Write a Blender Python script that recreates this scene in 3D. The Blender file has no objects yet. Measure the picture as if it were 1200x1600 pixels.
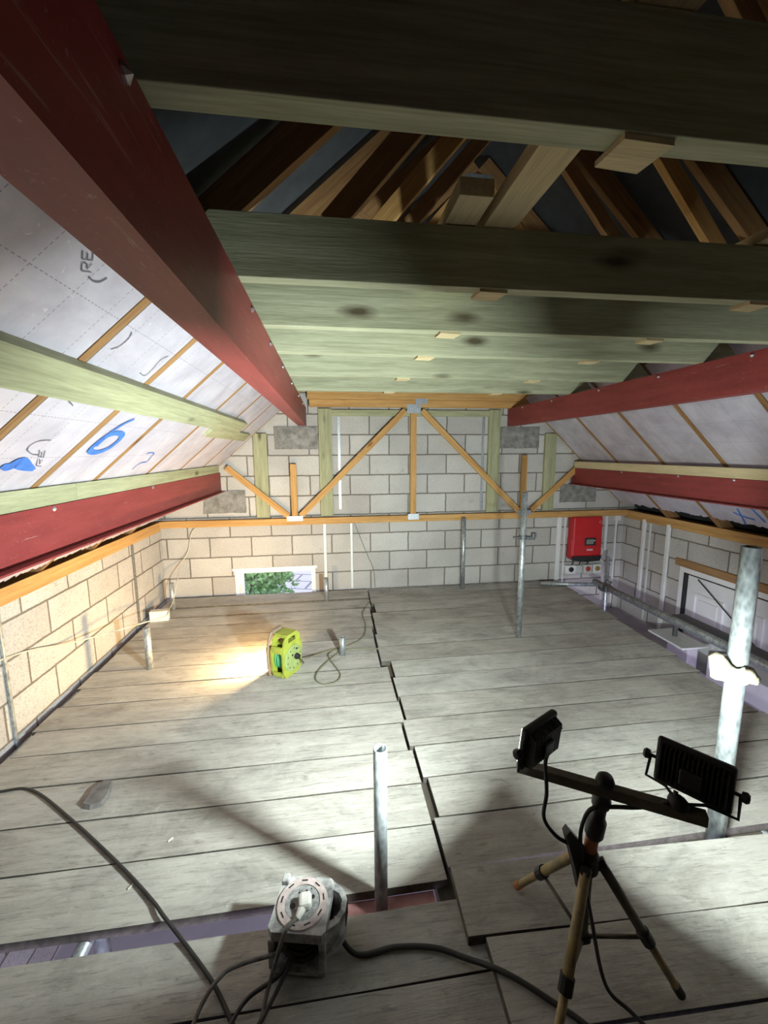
import bpy, bmesh, math, random
from mathutils import Vector, Matrix, noise
random.seed(7)
C = bpy.context.scene.collection
SC = bpy.context.scene
V = Vector
PI = math.pi

# ------------------------------------------------------------------ camera
YAW, PITCH, ROLL, FPX = 0.131657, 0.147277, -0.005697, 641.79
cam_d = bpy.data.cameras.new('camera'); cam = bpy.data.objects.new('camera', cam_d); C.objects.link(cam)
fwd = V((math.sin(YAW)*math.cos(PITCH), math.cos(YAW)*math.cos(PITCH), -math.sin(PITCH)))
rt = fwd.cross(V((0, 0, 1))).normalized(); up = rt.cross(fwd)
R_ = rt*math.cos(ROLL) + up*math.sin(ROLL); U_ = -rt*math.sin(ROLL) + up*math.cos(ROLL)
m = Matrix((R_, U_, -fwd)).transposed().to_4x4(); m.translation = V((0, 0, 1.66))
cam.matrix_world = m
cam_d.sensor_fit = 'VERTICAL'; cam_d.sensor_height = 32.0; cam_d.lens = FPX/1600*32.0
cam_d.clip_start = 0.02; cam_d.clip_end = 100
SC.camera = cam

# ------------------------------------------------------------------ world, view
w = bpy.data.worlds.new('world'); SC.world = w; w.use_nodes = True
bg = w.node_tree.nodes['Background']; bg.inputs[0].default_value = (0.80, 0.83, 1.0, 1); bg.inputs[1].default_value = 1.7
SC.view_settings.view_transform = 'Standard'; SC.view_settings.look = 'None'
SC.view_settings.exposure = 0.12; SC.view_settings.gamma = 1.0; SC.view_settings.use_curve_mapping = False
FLOOD_L, FLOOD_R, WARM = 82.0, 31.0, 33.0
COOL_COL, WARM_COL = (0.88, 1.0, 0.97), (1.0, 0.64, 0.28)
N_L = V((-0.48, 0.87, 0.10)).normalized(); N_R = V((0.80, 0.58, -0.10)).normalized()
HEAD_L = V((0.568, 0.995, 0.848)); HEAD_R = V((0.965, 0.885, 0.785))

def area_light(name, loc, n, sx, sy, power, col, spread=PI):
    d = bpy.data.lights.new(name, 'AREA'); d.shape = 'RECTANGLE'; d.size = sx; d.size_y = sy
    d.energy = power; d.color = col; d.spread = spread
    o = bpy.data.objects.new(name, d); C.objects.link(o)
    o.rotation_euler = n.to_track_quat('-Z', 'Y').to_euler(); o.location = loc
    return o

dl = area_light('daylight_fill_below', V((0.95, -1.9, -0.85)), V((0, 1, -0.12)), 4.5, 1.4, 150.0, (0.76, 0.72, 1.0))  # added area light standing in for daylight in the lower room

# ------------------------------------------------------------------ materials
def newmat(name):
    mt = bpy.data.materials.new(name); mt.use_nodes = True
    nt = mt.node_tree; b = nt.nodes['Principled BSDF']
    return mt, nt, b
def N(nt, t, **kw):
    n = nt.nodes.new(t)
    for k, v in kw.items():
        if k in n.inputs: n.inputs[k].default_value = v
        else: setattr(n, k, v)
    return n
def ramp(nt, src, stops):
    r = nt.nodes.new('ShaderNodeValToRGB'); e = r.color_ramp.elements
    while len(e) < len(stops): e.new(0.5)
    for el, (p, c) in zip(e, stops): el.position = p; el.color = (*c, 1) if len(c) == 3 else c
    nt.links.new(src, r.inputs[0]); return r.outputs[0]
def g(v): return (v, v, v)
def mix(nt, fac, a, b, mode='MIX'):
    n = nt.nodes.new('ShaderNodeMix'); n.data_type = 'RGBA'; n.blend_type = mode
    for i, s in ((0, fac), (6, a), (7, b)):
        if isinstance(s, (int, float)): n.inputs[i].default_value = s
        elif isinstance(s, tuple): n.inputs[i].default_value = (*s, 1)
        else: nt.links.new(s, n.inputs[i])
    return n.outputs[2]
def math_(nt, op, a, b=0.0, c=None):
    n = nt.nodes.new('ShaderNodeMath'); n.operation = op
    for i, s in enumerate((a, b) if c is None else (a, b, c)):
        if isinstance(s, (int, float)): n.inputs[i].default_value = s
        else: nt.links.new(s, n.inputs[i])
    return n.outputs[0]
def objvec(nt, scale=(1, 1, 1), rnd=True):
    tc = nt.nodes.new('ShaderNodeTexCoord'); v = tc.outputs['Object']
    if rnd:
        oi = nt.nodes.new('ShaderNodeObjectInfo'); ad = nt.nodes.new('ShaderNodeVectorMath'); ad.operation = 'MULTIPLY_ADD'
        nt.links.new(oi.outputs['Random'], ad.inputs[0]); ad.inputs[1].default_value = (37, 53, 71); nt.links.new(v, ad.inputs[2]); v = ad.outputs[0]
    mp = nt.nodes.new('ShaderNodeMapping'); mp.inputs['Scale'].default_value = scale; nt.links.new(v, mp.inputs[0])
    return mp.outputs[0]
def noise_(nt, vec, scale, detail=4, rough=0.6, dist=0.0):
    n = N(nt, 'ShaderNodeTexNoise', Scale=scale, Detail=detail, Roughness=rough, Distortion=dist); nt.links.new(vec, n.inputs['Vector']); return n.outputs[0]
def bump(nt, b, h, strength, dist=0.01):
    n = N(nt, 'ShaderNodeBump', Strength=strength, Distance=dist); nt.links.new(h, n.inputs['Height']); nt.links.new(n.outputs[0], b.inputs['Normal'])

def wood(name, c1, c2, knot, rough=0.75, knotw=0.11, tint=None):
    mt, nt, b = newmat(name)
    v = objvec(nt, (0.7, 14, 14)); gr = noise_(nt, v, 2.2, 6, 0.65, 0.6)
    col = ramp(nt, gr, [(0.3, c2), (0.62, c1)])
    if tint:
        col = mix(nt, ramp(nt, noise_(nt, objvec(nt, (1, 3, 3)), 1.3, 3), [(0.42, g(0)), (0.62, g(1))]), col, tint)
    fine = noise_(nt, objvec(nt, (3, 60, 60)), 3, 3)
    col = mix(nt, 0.35, col, ramp(nt, fine, [(0.35, g(0.45)), (0.65, g(1))]), 'MULTIPLY')
    vo = N(nt, 'ShaderNodeTexVoronoi', Scale=1.0); nt.links.new(objvec(nt, (2.4, 7, 7)), vo.inputs['Vector'])
    k = ramp(nt, math_(nt, 'ADD', vo.outputs['Distance'], math_(nt, 'MULTIPLY', noise_(nt, objvec(nt, (4, 14, 14)), 2, 3), 0.12)), [(knotw*0.8, g(1)), (knotw*1.9, g(0))])
    sel = ramp(nt, N(nt, 'ShaderNodeSeparateColor').outputs[0], [(0, g(0)), (1, g(1))])
    sc = nt.nodes[-2] if False else [n for n in nt.nodes if n.bl_idname == 'ShaderNodeSeparateColor'][0]
    nt.links.new(vo.outputs['Color'], sc.inputs[0])
    kk = math_(nt, 'MULTIPLY', k, math_(nt, 'GREATER_THAN', sc.outputs[0], 0.35))
    col = mix(nt, kk, col, knot)
    nt.links.new(col, b.inputs['Base Color']); b.inputs['Roughness'].default_value = rough
    b.inputs['Specular IOR Level'].default_value = 0.25
    bump(nt, b, fine, 0.25, 0.003)
    return mt
def plain(name, col, rough=0.6, metal=0.0, var=0.25, scale=20, bmp=0.0, col2=None, emit=None):
    mt, nt, b = newmat(name)
    v = objvec(nt)
    n = noise_(nt, v, scale, 5, 0.65)
    c2 = col2 or tuple(c*(1-var) for c in col)
    nt.links.new(ramp(nt, n, [(0.35, c2), (0.65, col)]), b.inputs['Base Color'])
    b.inputs['Roughness'].default_value = rough; b.inputs['Metallic'].default_value = metal
    if bmp: bump(nt, b, n, bmp, 0.003)
    if emit: b.inputs['Emission Color'].default_value = (*emit[0], 1); b.inputs['Emission Strength'].default_value = emit[1]
    return mt

M = {}
M['treated'] = wood('green treated softwood', (0.42, 0.42, 0.26), (0.28, 0.285, 0.165), (0.10, 0.085, 0.04), 0.7, 0.13)
M['joist'] = wood('pressure treated joist timber', (0.43, 0.44, 0.30), (0.27, 0.28, 0.175), (0.085, 0.07, 0.04), 0.7, 0.15)
M['truss'] = wood('orange pine truss timber', (0.62, 0.37, 0.14), (0.45, 0.23, 0.07), (0.18, 0.07, 0.02), 0.7)
M['oldtruss'] = wood('aged brown truss timber', (0.40, 0.235, 0.11), (0.26, 0.14, 0.06), (0.09, 0.04, 0.015), 0.75)
M['rafter'] = wood('dark aged rafter timber', (0.36, 0.20, 0.085), (0.22, 0.11, 0.045), (0.09, 0.04, 0.015), 0.75)
M['gapshade'] = wood('gap shade dark timber', (0.12, 0.10, 0.08), (0.06, 0.05, 0.04), (0.03, 0.02, 0.015), 0.9)  # shade of the board gaps put into the timber colour
M['pale'] = wood('pale new pine', (0.66, 0.55, 0.33), (0.52, 0.42, 0.24), (0.25, 0.14, 0.06), 0.7, 0.06)

def board_mat():
    mt, nt, b = newmat('weathered scaffold board')
    gr = noise_(nt, objvec(nt, (1.2, 11, 11)), 2.2, 7, 0.72, 0.9)
    col = ramp(nt, gr, [(0.25, (0.34, 0.32, 0.285)), (0.5, (0.45, 0.435, 0.40)), (0.75, (0.53, 0.52, 0.485))])
    bl = noise_(nt, objvec(nt, (1.2, 2.0, 2.0)), 2.4, 6, 0.68, 0.6)
    col = mix(nt, 0.8, col, ramp(nt, bl, [(0.30, g(0.56)), (0.47, g(0.90)), (0.62, g(1.12))]), 'MULTIPLY')
    st = noise_(nt, objvec(nt, (2.0, 5, 5)), 3.1, 6, 0.75, 0.5)
    col = mix(nt, ramp(nt, st, [(0.60, g(0)), (0.72, g(0.65))]), col, (0.17, 0.15, 0.125))
    sp = noise_(nt, objvec(nt, (1, 1.3, 1)), 38, 4, 0.85, 0.5)
    col = mix(nt, ramp(nt, sp, [(0.60, g(0)), (0.70, g(0.5))]), col, (0.63, 0.63, 0.60))
    col = mix(nt, ramp(nt, sp, [(0.28, g(0.45)), (0.40, g(0.0))]), col, (0.20, 0.19, 0.17))
    pl = noise_(nt, objvec(nt, (1, 1.4, 1)), 6, 6, 0.8, 1.2)
    col = mix(nt, ramp(nt, pl, [(0.64, g(0)), (0.72, g(0.45))]), col, (0.66, 0.66, 0.64))
    sc = noise_(nt, objvec(nt, (2.5, 34, 34)), 3, 5, 0.7, 1.2)
    col = mix(nt, 0.55, col, ramp(nt, sc, [(0.36, g(0.42)), (0.45, g(1))]), 'MULTIPLY')
    oi = nt.nodes.new('ShaderNodeObjectInfo')
    tone = ramp(nt, oi.outputs['Random'], [(0.0, (0.86, 0.84, 0.82)), (0.5, (0.96, 0.95, 0.93)), (1.0, (1.04, 1.05, 1.05))])
    col = mix(nt, 1.0, col, tone, 'MULTIPLY')
    nt.links.new(col, b.inputs['Base Color']); b.inputs['Roughness'].default_value = 0.85
    b.inputs['Specular IOR Level'].default_value = 0.2
    h = math_(nt, 'ADD', sc, math_(nt, 'MULTIPLY', gr, 1.2))
    bump(nt, b, h, 0.55, 0.004)
    return mt
M['board'] = board_mat()
M['boardedge'] = plain('dark sawn board edge', (0.13, 0.115, 0.095), 0.9, 0, 0.5, 30, 0.3)  # for side and end faces, darker than the board tops

def block_mat(name, axis, shift):
    mt, nt, b = newmat(name)
    tc = nt.nodes.new('ShaderNodeTexCoord'); sx = nt.nodes.new('ShaderNodeSeparateXYZ'); nt.links.new(tc.outputs['Object'], sx.inputs[0])
    cb = nt.nodes.new('ShaderNodeCombineXYZ')
    wob = noise_(nt, tc.outputs['Object'], 9, 3)
    wv = math_(nt, 'MULTIPLY', math_(nt, 'SUBTRACT', wob, 0.5), 0.012)
    nt.links.new(math_(nt, 'ADD', math_(nt, 'ADD', sx.outputs[axis], shift), wv), cb.inputs[0])
    nt.links.new(math_(nt, 'ADD', sx.outputs[2], wv), cb.inputs[1])
    br = N(nt, 'ShaderNodeTexBrick'); br.offset = 0.5
    br.inputs['Color1'].default_value = (0.47, 0.445, 0.42, 1); br.inputs['Color2'].default_value = (0.57, 0.55, 0.52, 1)
    br.inputs['Mortar'].default_value = (0.20, 0.18, 0.155, 1)
    br.inputs['Scale'].default_value = 1; br.inputs['Mortar Size'].default_value = 0.0085; br.inputs['Mortar Smooth'].default_value = 0.35
    br.inputs['Brick Width'].default_value = 0.46; br.inputs['Row Height'].default_value = 0.231; br.inputs['Bias'].default_value = 0.1
    nt.links.new(cb.outputs[0], br.inputs['Vector'])
    col = br.outputs['Color']
    pit = noise_(nt, tc.outputs['Object'], 95, 4, 0.75)
    col = mix(nt, 0.8, col, ramp(nt, pit, [(0.36, g(0.55)), (0.5, g(1))]), 'MULTIPLY')
    big = noise_(nt, tc.outputs['Object'], 1.7, 4, 0.6)
    col = mix(nt, 0.6, col, ramp(nt, big, [(0.35, g(0.72)), (0.6, g(1))]), 'MULTIPLY')
    sm = noise_(nt, tc.outputs['Object'], 5.5, 5, 0.7)
    col = mix(nt, ramp(nt, sm, [(0.64, g(0)), (0.74, g(0.5))]), col, (0.30, 0.27, 0.235))
    nt.links.new(col, b.inputs['Base Color']); b.inputs['Roughness'].default_value = 0.9
    b.inputs['Specular IOR Level'].default_value = 0.15
    h = math_(nt, 'SUBTRACT', math_(nt, 'MULTIPLY', pit, 0.35), br.outputs['Fac'])
    bump(nt, b, h, 0.7, 0.006)
    return mt
M['block_x'] = block_mat('aggregate block wall', 0, 0.22)
M['block_y'] = block_mat('aggregate block side wall', 1, 0.10)

def foil_mat():
    mt, nt, b = newmat('foil faced insulation')
    tc = nt.nodes.new('ShaderNodeTexCoord')
    v = objvec(nt, rnd=False)
    n = noise_(nt, objvec(nt), 5, 5, 0.6, 0.3)
    col = ramp(nt, n, [(0.3, (0.48, 0.45, 0.53)), (0.65, (0.68, 0.65, 0.74))])
    sx = nt.nodes.new('ShaderNodeSeparateXYZ'); nt.links.new(v, sx.inputs[0])
    def dashed(ax, other, period, off):
        a = math_(nt, 'ABSOLUTE', math_(nt, 'SUBTRACT', math_(nt, 'FRACT', math_(nt, 'ADD', math_(nt, 'DIVIDE', sx.outputs[ax], period), off)), 0.5))
        line = math_(nt, 'LESS_THAN', a, 0.0012/period)
        d = math_(nt, 'LESS_THAN', math_(nt, 'FRACT', math_(nt, 'DIVIDE', sx.outputs[other], 0.016)), 0.6)
        return math_(nt, 'MULTIPLY', line, d)
    ln = math_(nt, 'MAXIMUM', dashed(0, 1, 0.20, 0.3), dashed(1, 0, 0.15, 0.1))
    col = mix(nt, math_(nt, 'MULTIPLY', ln, 0.75), col, (0.16, 0.16, 0.20))
    crs = noise_(nt, objvec(nt, (1, 1, 1)), 28, 3, 0.8, 1.5)
    col = mix(nt, ramp(nt, crs, [(0.66, g(0)), (0.70, g(0.6))]), col, (0.9, 0.88, 0.92))
    nt.links.new(col, b.inputs['Base Color'])
    b.inputs['Metallic'].default_value = 0.35; b.inputs['Roughness'].default_value = 0.42
    bump(nt, b, math_(nt, 'ADD', n, math_(nt, 'MULTIPLY', crs, 0.3)), 0.35, 0.006)
    return mt
M['foil'] = foil_mat()
M['foam'] = plain('cut insulation foam edge', (0.62, 0.58, 0.50), 0.9, 0, 0.3, 30, 0.4)

def red_mat():
    mt, nt, b = newmat('red oxide steel')
    n = noise_(nt, objvec(nt, (6, 0.8, 6)), 3, 6, 0.7)
    col = ramp(nt, n, [(0.3, (0.17, 0.022, 0.022)), (0.7, (0.27, 0.042, 0.04))])
    sp = noise_(nt, objvec(nt), 70, 3, 0.8)
    col = mix(nt, ramp(nt, sp, [(0.62, g(0)), (0.74, g(0.5))]), col, (0.45, 0.26, 0.24))
    sc = noise_(nt, objvec(nt, (18, 1.2, 18)), 3, 4, 0.7, 1.0)
    col = mix(nt, ramp(nt, sc, [(0.64, g(0)), (0.70, g(0.4))]), col, (0.50, 0.30, 0.28))
    nt.links.new(col, b.inputs['Base Color']); b.inputs['Roughness'].default_value = 0.5
    bump(nt, b, sp, 0.1, 0.002)
    return mt
M['red'] = red_mat()

def galv_mat():
    mt, nt, b = newmat('galvanised steel tube')
    vo = N(nt, 'ShaderNodeTexVoronoi', Scale=60.0); nt.links.new(objvec(nt, (1, 1, 0.5)), vo.inputs['Vector'])
    n = noise_(nt, objvec(nt, (1, 1, 0.4)), 14, 5, 0.7)
    col = mix(nt, 0.4, ramp(nt, n, [(0.35, (0.26, 0.29, 0.30)), (0.65, (0.50, 0.54, 0.55))]), vo.outputs['Distance'], 'OVERLAY')
    nt.links.new(col, b.inputs['Base Color']); b.inputs['Metallic'].default_value = 0.65
    nt.links.new(ramp(nt, n, [(0.3, g(0.55)), (0.7, g(0.35))]), b.inputs['Roughness'])
    bump(nt, b, n, 0.15, 0.002)
    return mt
M['galv'] = galv_mat()
M['padstone'] = plain('dark concrete padstone', (0.30, 0.29, 0.27), 0.95, 0, 0.5, 14, 0.8, (0.15, 0.145, 0.135))
M['felt'] = plain('dark roofing felt', (0.032, 0.036, 0.042), 0.85, 0, 0.4, 12, 0.3)
M['tile'] = plain('roof tiles', (0.10, 0.07, 0.06), 0.9)
M['upvc'] = plain('white plastic', (0.78, 0.78, 0.80), 0.35, 0, 0.06, 8)
M['conduit'] = plain('white conduit plastic', (0.74, 0.75, 0.74), 0.4, 0, 0.08, 8)
M['black'] = plain('black plastic', (0.016, 0.016, 0.017), 0.5, 0, 0.4, 30)
M['blackmetal'] = plain('black painted cast metal', (0.02, 0.019, 0.018), 0.55, 0.2, 0.4, 40, 0.2)
M['cable'] = plain('dark grey cable', (0.035, 0.033, 0.03), 0.6, 0, 0.4, 30)
M['dustcable'] = plain('dusty grey cable', (0.20, 0.19, 0.175), 0.75, 0, 0.5, 40)
M['olive'] = plain('dusty olive cable', (0.20, 0.20, 0.12), 0.7)
M['greencable'] = plain('green cable', (0.08, 0.38, 0.17), 0.5)
M['whitecable'] = plain('cream cable', (0.62, 0.58, 0.48), 0.6)
M['tripod'] = plain('worn yellow brown tube', (0.42, 0.30, 0.12), 0.6, 0.1, 0.4, 25, 0.2, (0.20, 0.17, 0.10))
M['tripoddark'] = plain('dusty dark tube', (0.13, 0.115, 0.085), 0.6, 0.2, 0.4, 25, 0.2)
M['orange'] = plain('orange brown tube', (0.45, 0.17, 0.07), 0.55)
M['steel'] = plain('bright zinc', (0.62, 0.62, 0.64), 0.35, 0.9, 0.2, 40)
M['plate'] = plain('galvanised nail plate', (0.45, 0.48, 0.52), 0.45, 0.6, 0.3, 60, 0.4)
M['reelgreen'] = plain('lime green plastic', (0.33, 0.37, 0.05), 0.45, 0, 0.25, 18)
M['reelface'] = plain('pale green plastic', (0.30, 0.37, 0.13), 0.45, 0, 0.25, 18)
M['reeldust'] = plain('plaster splashed black plastic', (0.60, 0.60, 0.58), 0.8, 0, 0.8, 16, 0.6, (0.13, 0.13, 0.13))
M['reelring'] = plain('dusty pinkish grey plastic', (0.60, 0.50, 0.48), 0.8, 0, 0.3, 40, 0.3)
M['reeldisc'] = plain('speckled grey plastic', (0.40, 0.40, 0.39), 0.8, 0, 0.6, 60, 0.3, (0.16, 0.16, 0.16))
M['plug'] = plain('white rubber plug', (0.80, 0.79, 0.72), 0.5, 0, 0.1, 10)
M['invred'] = plain('glossy red enamel', (0.55, 0.015, 0.02), 0.32, 0, 0.15, 4)
M['lcd'] = plain('grey display', (0.20, 0.22, 0.20), 0.25, 0, 0.1, 4)
M['redknob'] = plain('red switch', (0.50, 0.06, 0.03), 0.4)
M['yelknob'] = plain('ochre switch', (0.32, 0.20, 0.04), 0.4)
M['boxgrey'] = plain('pale grey plastic', (0.60, 0.60, 0.58), 0.5, 0, 0.1)
M['led'] = plain('lit led lens', (0.9, 0.95, 0.9), 0.3, 0, 0.05, 5, emit=((0.93, 1.0, 0.95), 14.0))
M['warmlens'] = plain('lit halogen lens', (0.95, 0.8, 0.5), 0.3, 0, 0.05, 5, emit=((1.0, 0.66, 0.26), 22.0))
M['lampframe'] = plain('dusty brown lamp frame', (0.30, 0.22, 0.15), 0.6, 0.2)
M['lampyellow'] = plain('yellow lamp casing', (0.50, 0.42, 0.08), 0.5)
M['concrete'] = plain('ground floor screed', (0.56, 0.54, 0.58), 0.8, 0, 0.15, 3, 0.1)
M['stone'] = plain('grey brown flat stone', (0.20, 0.185, 0.175), 0.85, 0, 0.4, 25, 0.4)
M['blue'] = plain('blue spray paint', (0.05, 0.19, 0.62), 0.5, 0, 0.3, 30)
M['ink'] = plain('dark printing ink', (0.14, 0.14, 0.17), 0.5)
M['darkmetal'] = plain('dull dark metal', (0.13, 0.135, 0.14), 0.5, 0.5, 0.3, 18)
M['pinksteel'] = plain('pink primed steel', (0.60, 0.30, 0.28), 0.6)
M['rag'] = plain('cream foam wrap', (0.45, 0.41, 0.29), 0.8, 0, 0.35, 35, 0.5)
M['lilac'] = plain('lilac grey plinth blocks', (0.45, 0.42, 0.46), 0.85, 0, 0.2, 6, 0.2)
M['leaf'] = plain('bright shrub leaves', (0.40, 0.74, 0.30), 0.5, 0, 0.6, 9)
M['bark'] = plain('shrub stem', (0.15, 0.10, 0.06), 0.9)
M['shaving'] = plain('pale wood shaving', (0.80, 0.76, 0.62), 0.8)
def pave():
    mt, nt, b = newmat('grey paving slabs')
    br = N(nt, 'ShaderNodeTexBrick'); tc = nt.nodes.new('ShaderNodeTexCoord'); mp = nt.nodes.new('ShaderNodeMapping'); mp.inputs['Rotation'].default_value = (0, 0, 0.25)
    nt.links.new(tc.outputs['Object'], mp.inputs[0]); nt.links.new(mp.outputs[0], br.inputs['Vector'])
    br.inputs['Color1'].default_value = (0.62, 0.62, 0.68, 1); br.inputs['Color2'].default_value = (0.62, 0.62, 0.66, 1); br.inputs['Mortar'].default_value = (0.22, 0.22, 0.25, 1)
    br.inputs['Scale'].default_value = 1; br.inputs['Brick Width'].default_value = 0.9; br.inputs['Row Height'].default_value = 0.6; br.inputs['Mortar Size'].default_value = 0.03
    nt.links.new(br.outputs[0], b.inputs['Base Color']); b.inputs['Roughness'].default_value = 0.8
    return mt
M['pave'] = pave()
def glass():
    mt, nt, b = newmat('window glass'); nt.nodes.remove(b); o = nt.nodes['Material Output']
    t = nt.nodes.new('ShaderNodeBsdfTransparent'); gl = N(nt, 'ShaderNodeBsdfGlossy', Roughness=0.02); mx = nt.nodes.new('ShaderNodeMixShader'); mx.inputs[0].default_value = 0.06
    nt.links.new(t.outputs[0], mx.inputs[1]); nt.links.new(gl.outputs[0], mx.inputs[2]); nt.links.new(mx.outputs[0], o.inputs[0]); return mt
M['glass'] = glass()

# ------------------------------------------------------------------ mesh helpers
class MB:
    def __init__(s): s.bm = bmesh.new()
    def box(s, c, size, rot=None, bev=0.0):
        r = bmesh.ops.create_cube(s.bm, size=1.0); vs = r['verts']
        mt = Matrix.Diagonal((*size, 1)); mt = Matrix.Translation(V(c)) @ (rot.to_4x4() if rot else Matrix.Identity(4)) @ mt
        bmesh.ops.transform(s.bm, matrix=mt, verts=vs)
        if bev:
            es = list({e for v in vs for e in v.link_edges}); bmesh.ops.bevel(s.bm, geom=es, offset=bev, segments=2, affect='EDGES', profile=0.5)
        return s
    def box2(s, a, b, bev=0.0):
        a = V(a); b = V(b); return s.box((a+b)/2, [abs(x) for x in (b-a)], None, bev)
    def prism(s, pts, d0, d1, fn):
        # pts: list of 2d; fn(u,v,d)->3d
        a = [s.bm.verts.new(fn(u, v, d0)) for u, v in pts]; b = [s.bm.verts.new(fn(u, v, d1)) for u, v in pts]; n = len(pts)
        f1 = s.bm.faces.new(a); f2 = s.bm.faces.new(list(reversed(b)))
        for i in range(n): s.bm.faces.new((a[i], b[i], b[(i+1) % n], a[(i+1) % n]))
        return s
    def tube(s, pts, r, n=8, caps=True, r_list=None):
        pts = [V(p) for p in pts]; rings = []; prev = None
        for i, p in enumerate(pts):
            t = (pts[min(i+1, len(pts)-1)] - pts[max(i-1, 0)]).normalized()
            if prev is None:
                a = V((0, 0, 1)) if abs(t.z) < 0.9 else V((1, 0, 0)); x = t.cross(a).normalized()
            else: x = (prev - t*prev.dot(t)).normalized()
            prev = x; y = t.cross(x); rr = r_list[i] if r_list else r
            rings.append([s.bm.verts.new(p + (x*math.cos(2*PI*k/n) + y*math.sin(2*PI*k/n))*rr) for k in range(n)])
        for a, b in zip(rings, rings[1:]):
            for k in range(n): s.bm.faces.new((a[k], a[(k+1) % n], b[(k+1) % n], b[k]))
        if caps: s.bm.faces.new(list(reversed(rings[0]))); s.bm.faces.new(rings[-1])
        return s
    def lathe(s, prof, base, axis=V((0, 0, 1)), n=24):
        # prof: list of (radius, height)
        q = V((0, 0, 1)).rotation_difference(V(axis).normalized()); base = V(base); rings = []
        for r, h in prof:
            if r < 1e-6: rings.append([s.bm.verts.new(base + q @ V((0, 0, h)))])
            else: rings.append([s.bm.verts.new(base + q @ V((r*math.cos(2*PI*k/n), r*math.sin(2*PI*k/n), h))) for k in range(n)])
        for a, b in zip(rings, rings[1:]):
            for k in range(n):
                k2 = (k+1) % n
                if len(a) == 1 and len(b) == 1: continue
                if len(a) == 1: s.bm.faces.new((a[0], b[k2], b[k]))
                elif len(b) == 1: s.bm.faces.new((a[k], a[k2], b[0]))
                else: s.bm.faces.new((a[k], a[k2], b[k2], b[k]))
        return s
    def build(s, name, mat, parent=None, loc=None, rot=None, smooth=False, keep=False):
        bmesh.ops.recalc_face_normals(s.bm, faces=s.bm.faces)
        me = bpy.data.meshes.new(name)
        if loc is None:
            if keep: loc = V((0, 0, 0))
            else:
                xs = [v.co for v in s.bm.verts]; mn = V([min(c[i] for c in xs) for i in range(3)]); mx = V([max(c[i] for c in xs) for i in range(3)])
                loc = V(((mn.x+mx.x)/2, (mn.y+mx.y)/2, mn.z))
            bmesh.ops.translate(s.bm, vec=-loc, verts=s.bm.verts)
        s.bm.to_mesh(me); s.bm.free()
        if smooth:
            for p in me.polygons: p.use_smooth = True
        mats = mat if isinstance(mat, list) else [mat]
        for mm in mats: me.materials.append(M[mm])
        o = bpy.data.objects.new(name, me); C.objects.link(o)
        o.location = loc
        if rot: o.rotation_mode = 'QUATERNION'; o.rotation_quaternion = rot
        if parent:
            o.parent = parent; pw = parent
            base = V((0, 0, 0))
            while pw: base += V(pw.location) if True else 0; pw = pw.parent
            o.location = V(loc) - base
        return o
def tag(o, label, cat=None, group=None, kind=None):
    if label: o['label'] = label
    if cat: o['category'] = cat
    if group: o['group'] = group
    if kind: o['kind'] = kind
    return o
def struct(o): o['kind'] = 'structure'; return o
def thing(name, loc, label, cat, group=None):
    o = bpy.data.objects.new(name, None); C.objects.link(o); o.empty_display_size = 0.05; o.location = loc
    return tag(o, label, cat, group)
def timber(name, p0, p1, wd, ht, mat, parent=None, upv=V((0, 0, 1)), bev=0.002, cut0=0, cut1=0):
    # rectangular timber along p0->p1, local X = length; ht along upv, wd across. origin at p0
    p0 = V(p0); p1 = V(p1); x = (p1-p0); L = x.length; x.normalize(); y = V(upv).cross(x).normalized(); z = x.cross(y)
    mb = MB(); mb.box((L/2, 0, 0), (L, wd, ht), None, bev)
    if cut0 or cut1:
        for v in mb.bm.verts:
            if v.co.x < L*0.5: v.co.x += cut0*(v.co.z)
            else: v.co.x += cut1*(v.co.z)
    q = Matrix((x, y, z)).transposed().to_quaternion()
    return mb.build(name, mat, parent, loc=p0, rot=q)
def smooth_path(pts, n=8):
    pts = [V(p) for p in pts]; out = []
    for i in range(len(pts)-1):
        p0 = pts[max(i-1, 0)]; p1 = pts[i]; p2 = pts[i+1]; p3 = pts[min(i+2, len(pts)-1)]
        for k in range(n):
            t = k/n; out.append(0.5*((2*p1) + (-p0+p2)*t + (2*p0-5*p1+4*p2-p3)*t*t + (-p0+3*p1-3*p2+p3)*t**3))
    out.append(pts[-1]); return out
ORD = ['first', 'second', 'third', 'fourth', 'fifth', 'sixth', 'seventh', 'eighth', 'ninth', 'tenth', 'eleventh', 'twelfth', 'thirteenth', 'fourteenth', 'fifteenth', 'sixteenth']

# ------------------------------------------------------------------ room shell
XL, XR, YB, YF, ZG = -1.88, 3.77, 4.80, -2.0, -1.65
SL, SR = 0.887, -0.93
def zl(x): return 0.9 + SL*(x-XL)
def zr(x): return 0.9 + SR*(x-XR)
XA = (0.9 - SL*XL - 0.9 + SR*XR)/(SR - SL)*-1 if False else ((0.9 - SR*XR) - (0.9 - SL*XL))/(SL - SR)
ZA = zl(XA)
mb = MB()
WX0, WX1, WZ0, WZ1 = -1.12, -0.19, -0.75, 0.295
mb.box2((XL-0.1, YB, ZG), (WX0, YB+0.1, 0.9)); mb.box2((WX1, YB, ZG), (XR+0.1, YB+0.1, 0.9))
mb.box2((WX0, YB, ZG), (WX1, YB+0.1, WZ0)); mb.box2((WX0, YB, WZ1), (WX1, YB+0.1, 0.9))
mb.prism([(XL-0.45, 0.6), (XL-0.1, 0.6), (XL-0.1, 0.9), (XR+0.1, 0.9), (XR+0.1, 0.6), (XR+0.45, 0.6), (XR+0.35, 0.76), (XA, ZA+0.15), (XL-0.35, 0.76)], YB, YB+0.1, lambda u, v, d: (u, d, v))
struct(mb.build('wall_back', 'block_x', keep=True))
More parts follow.
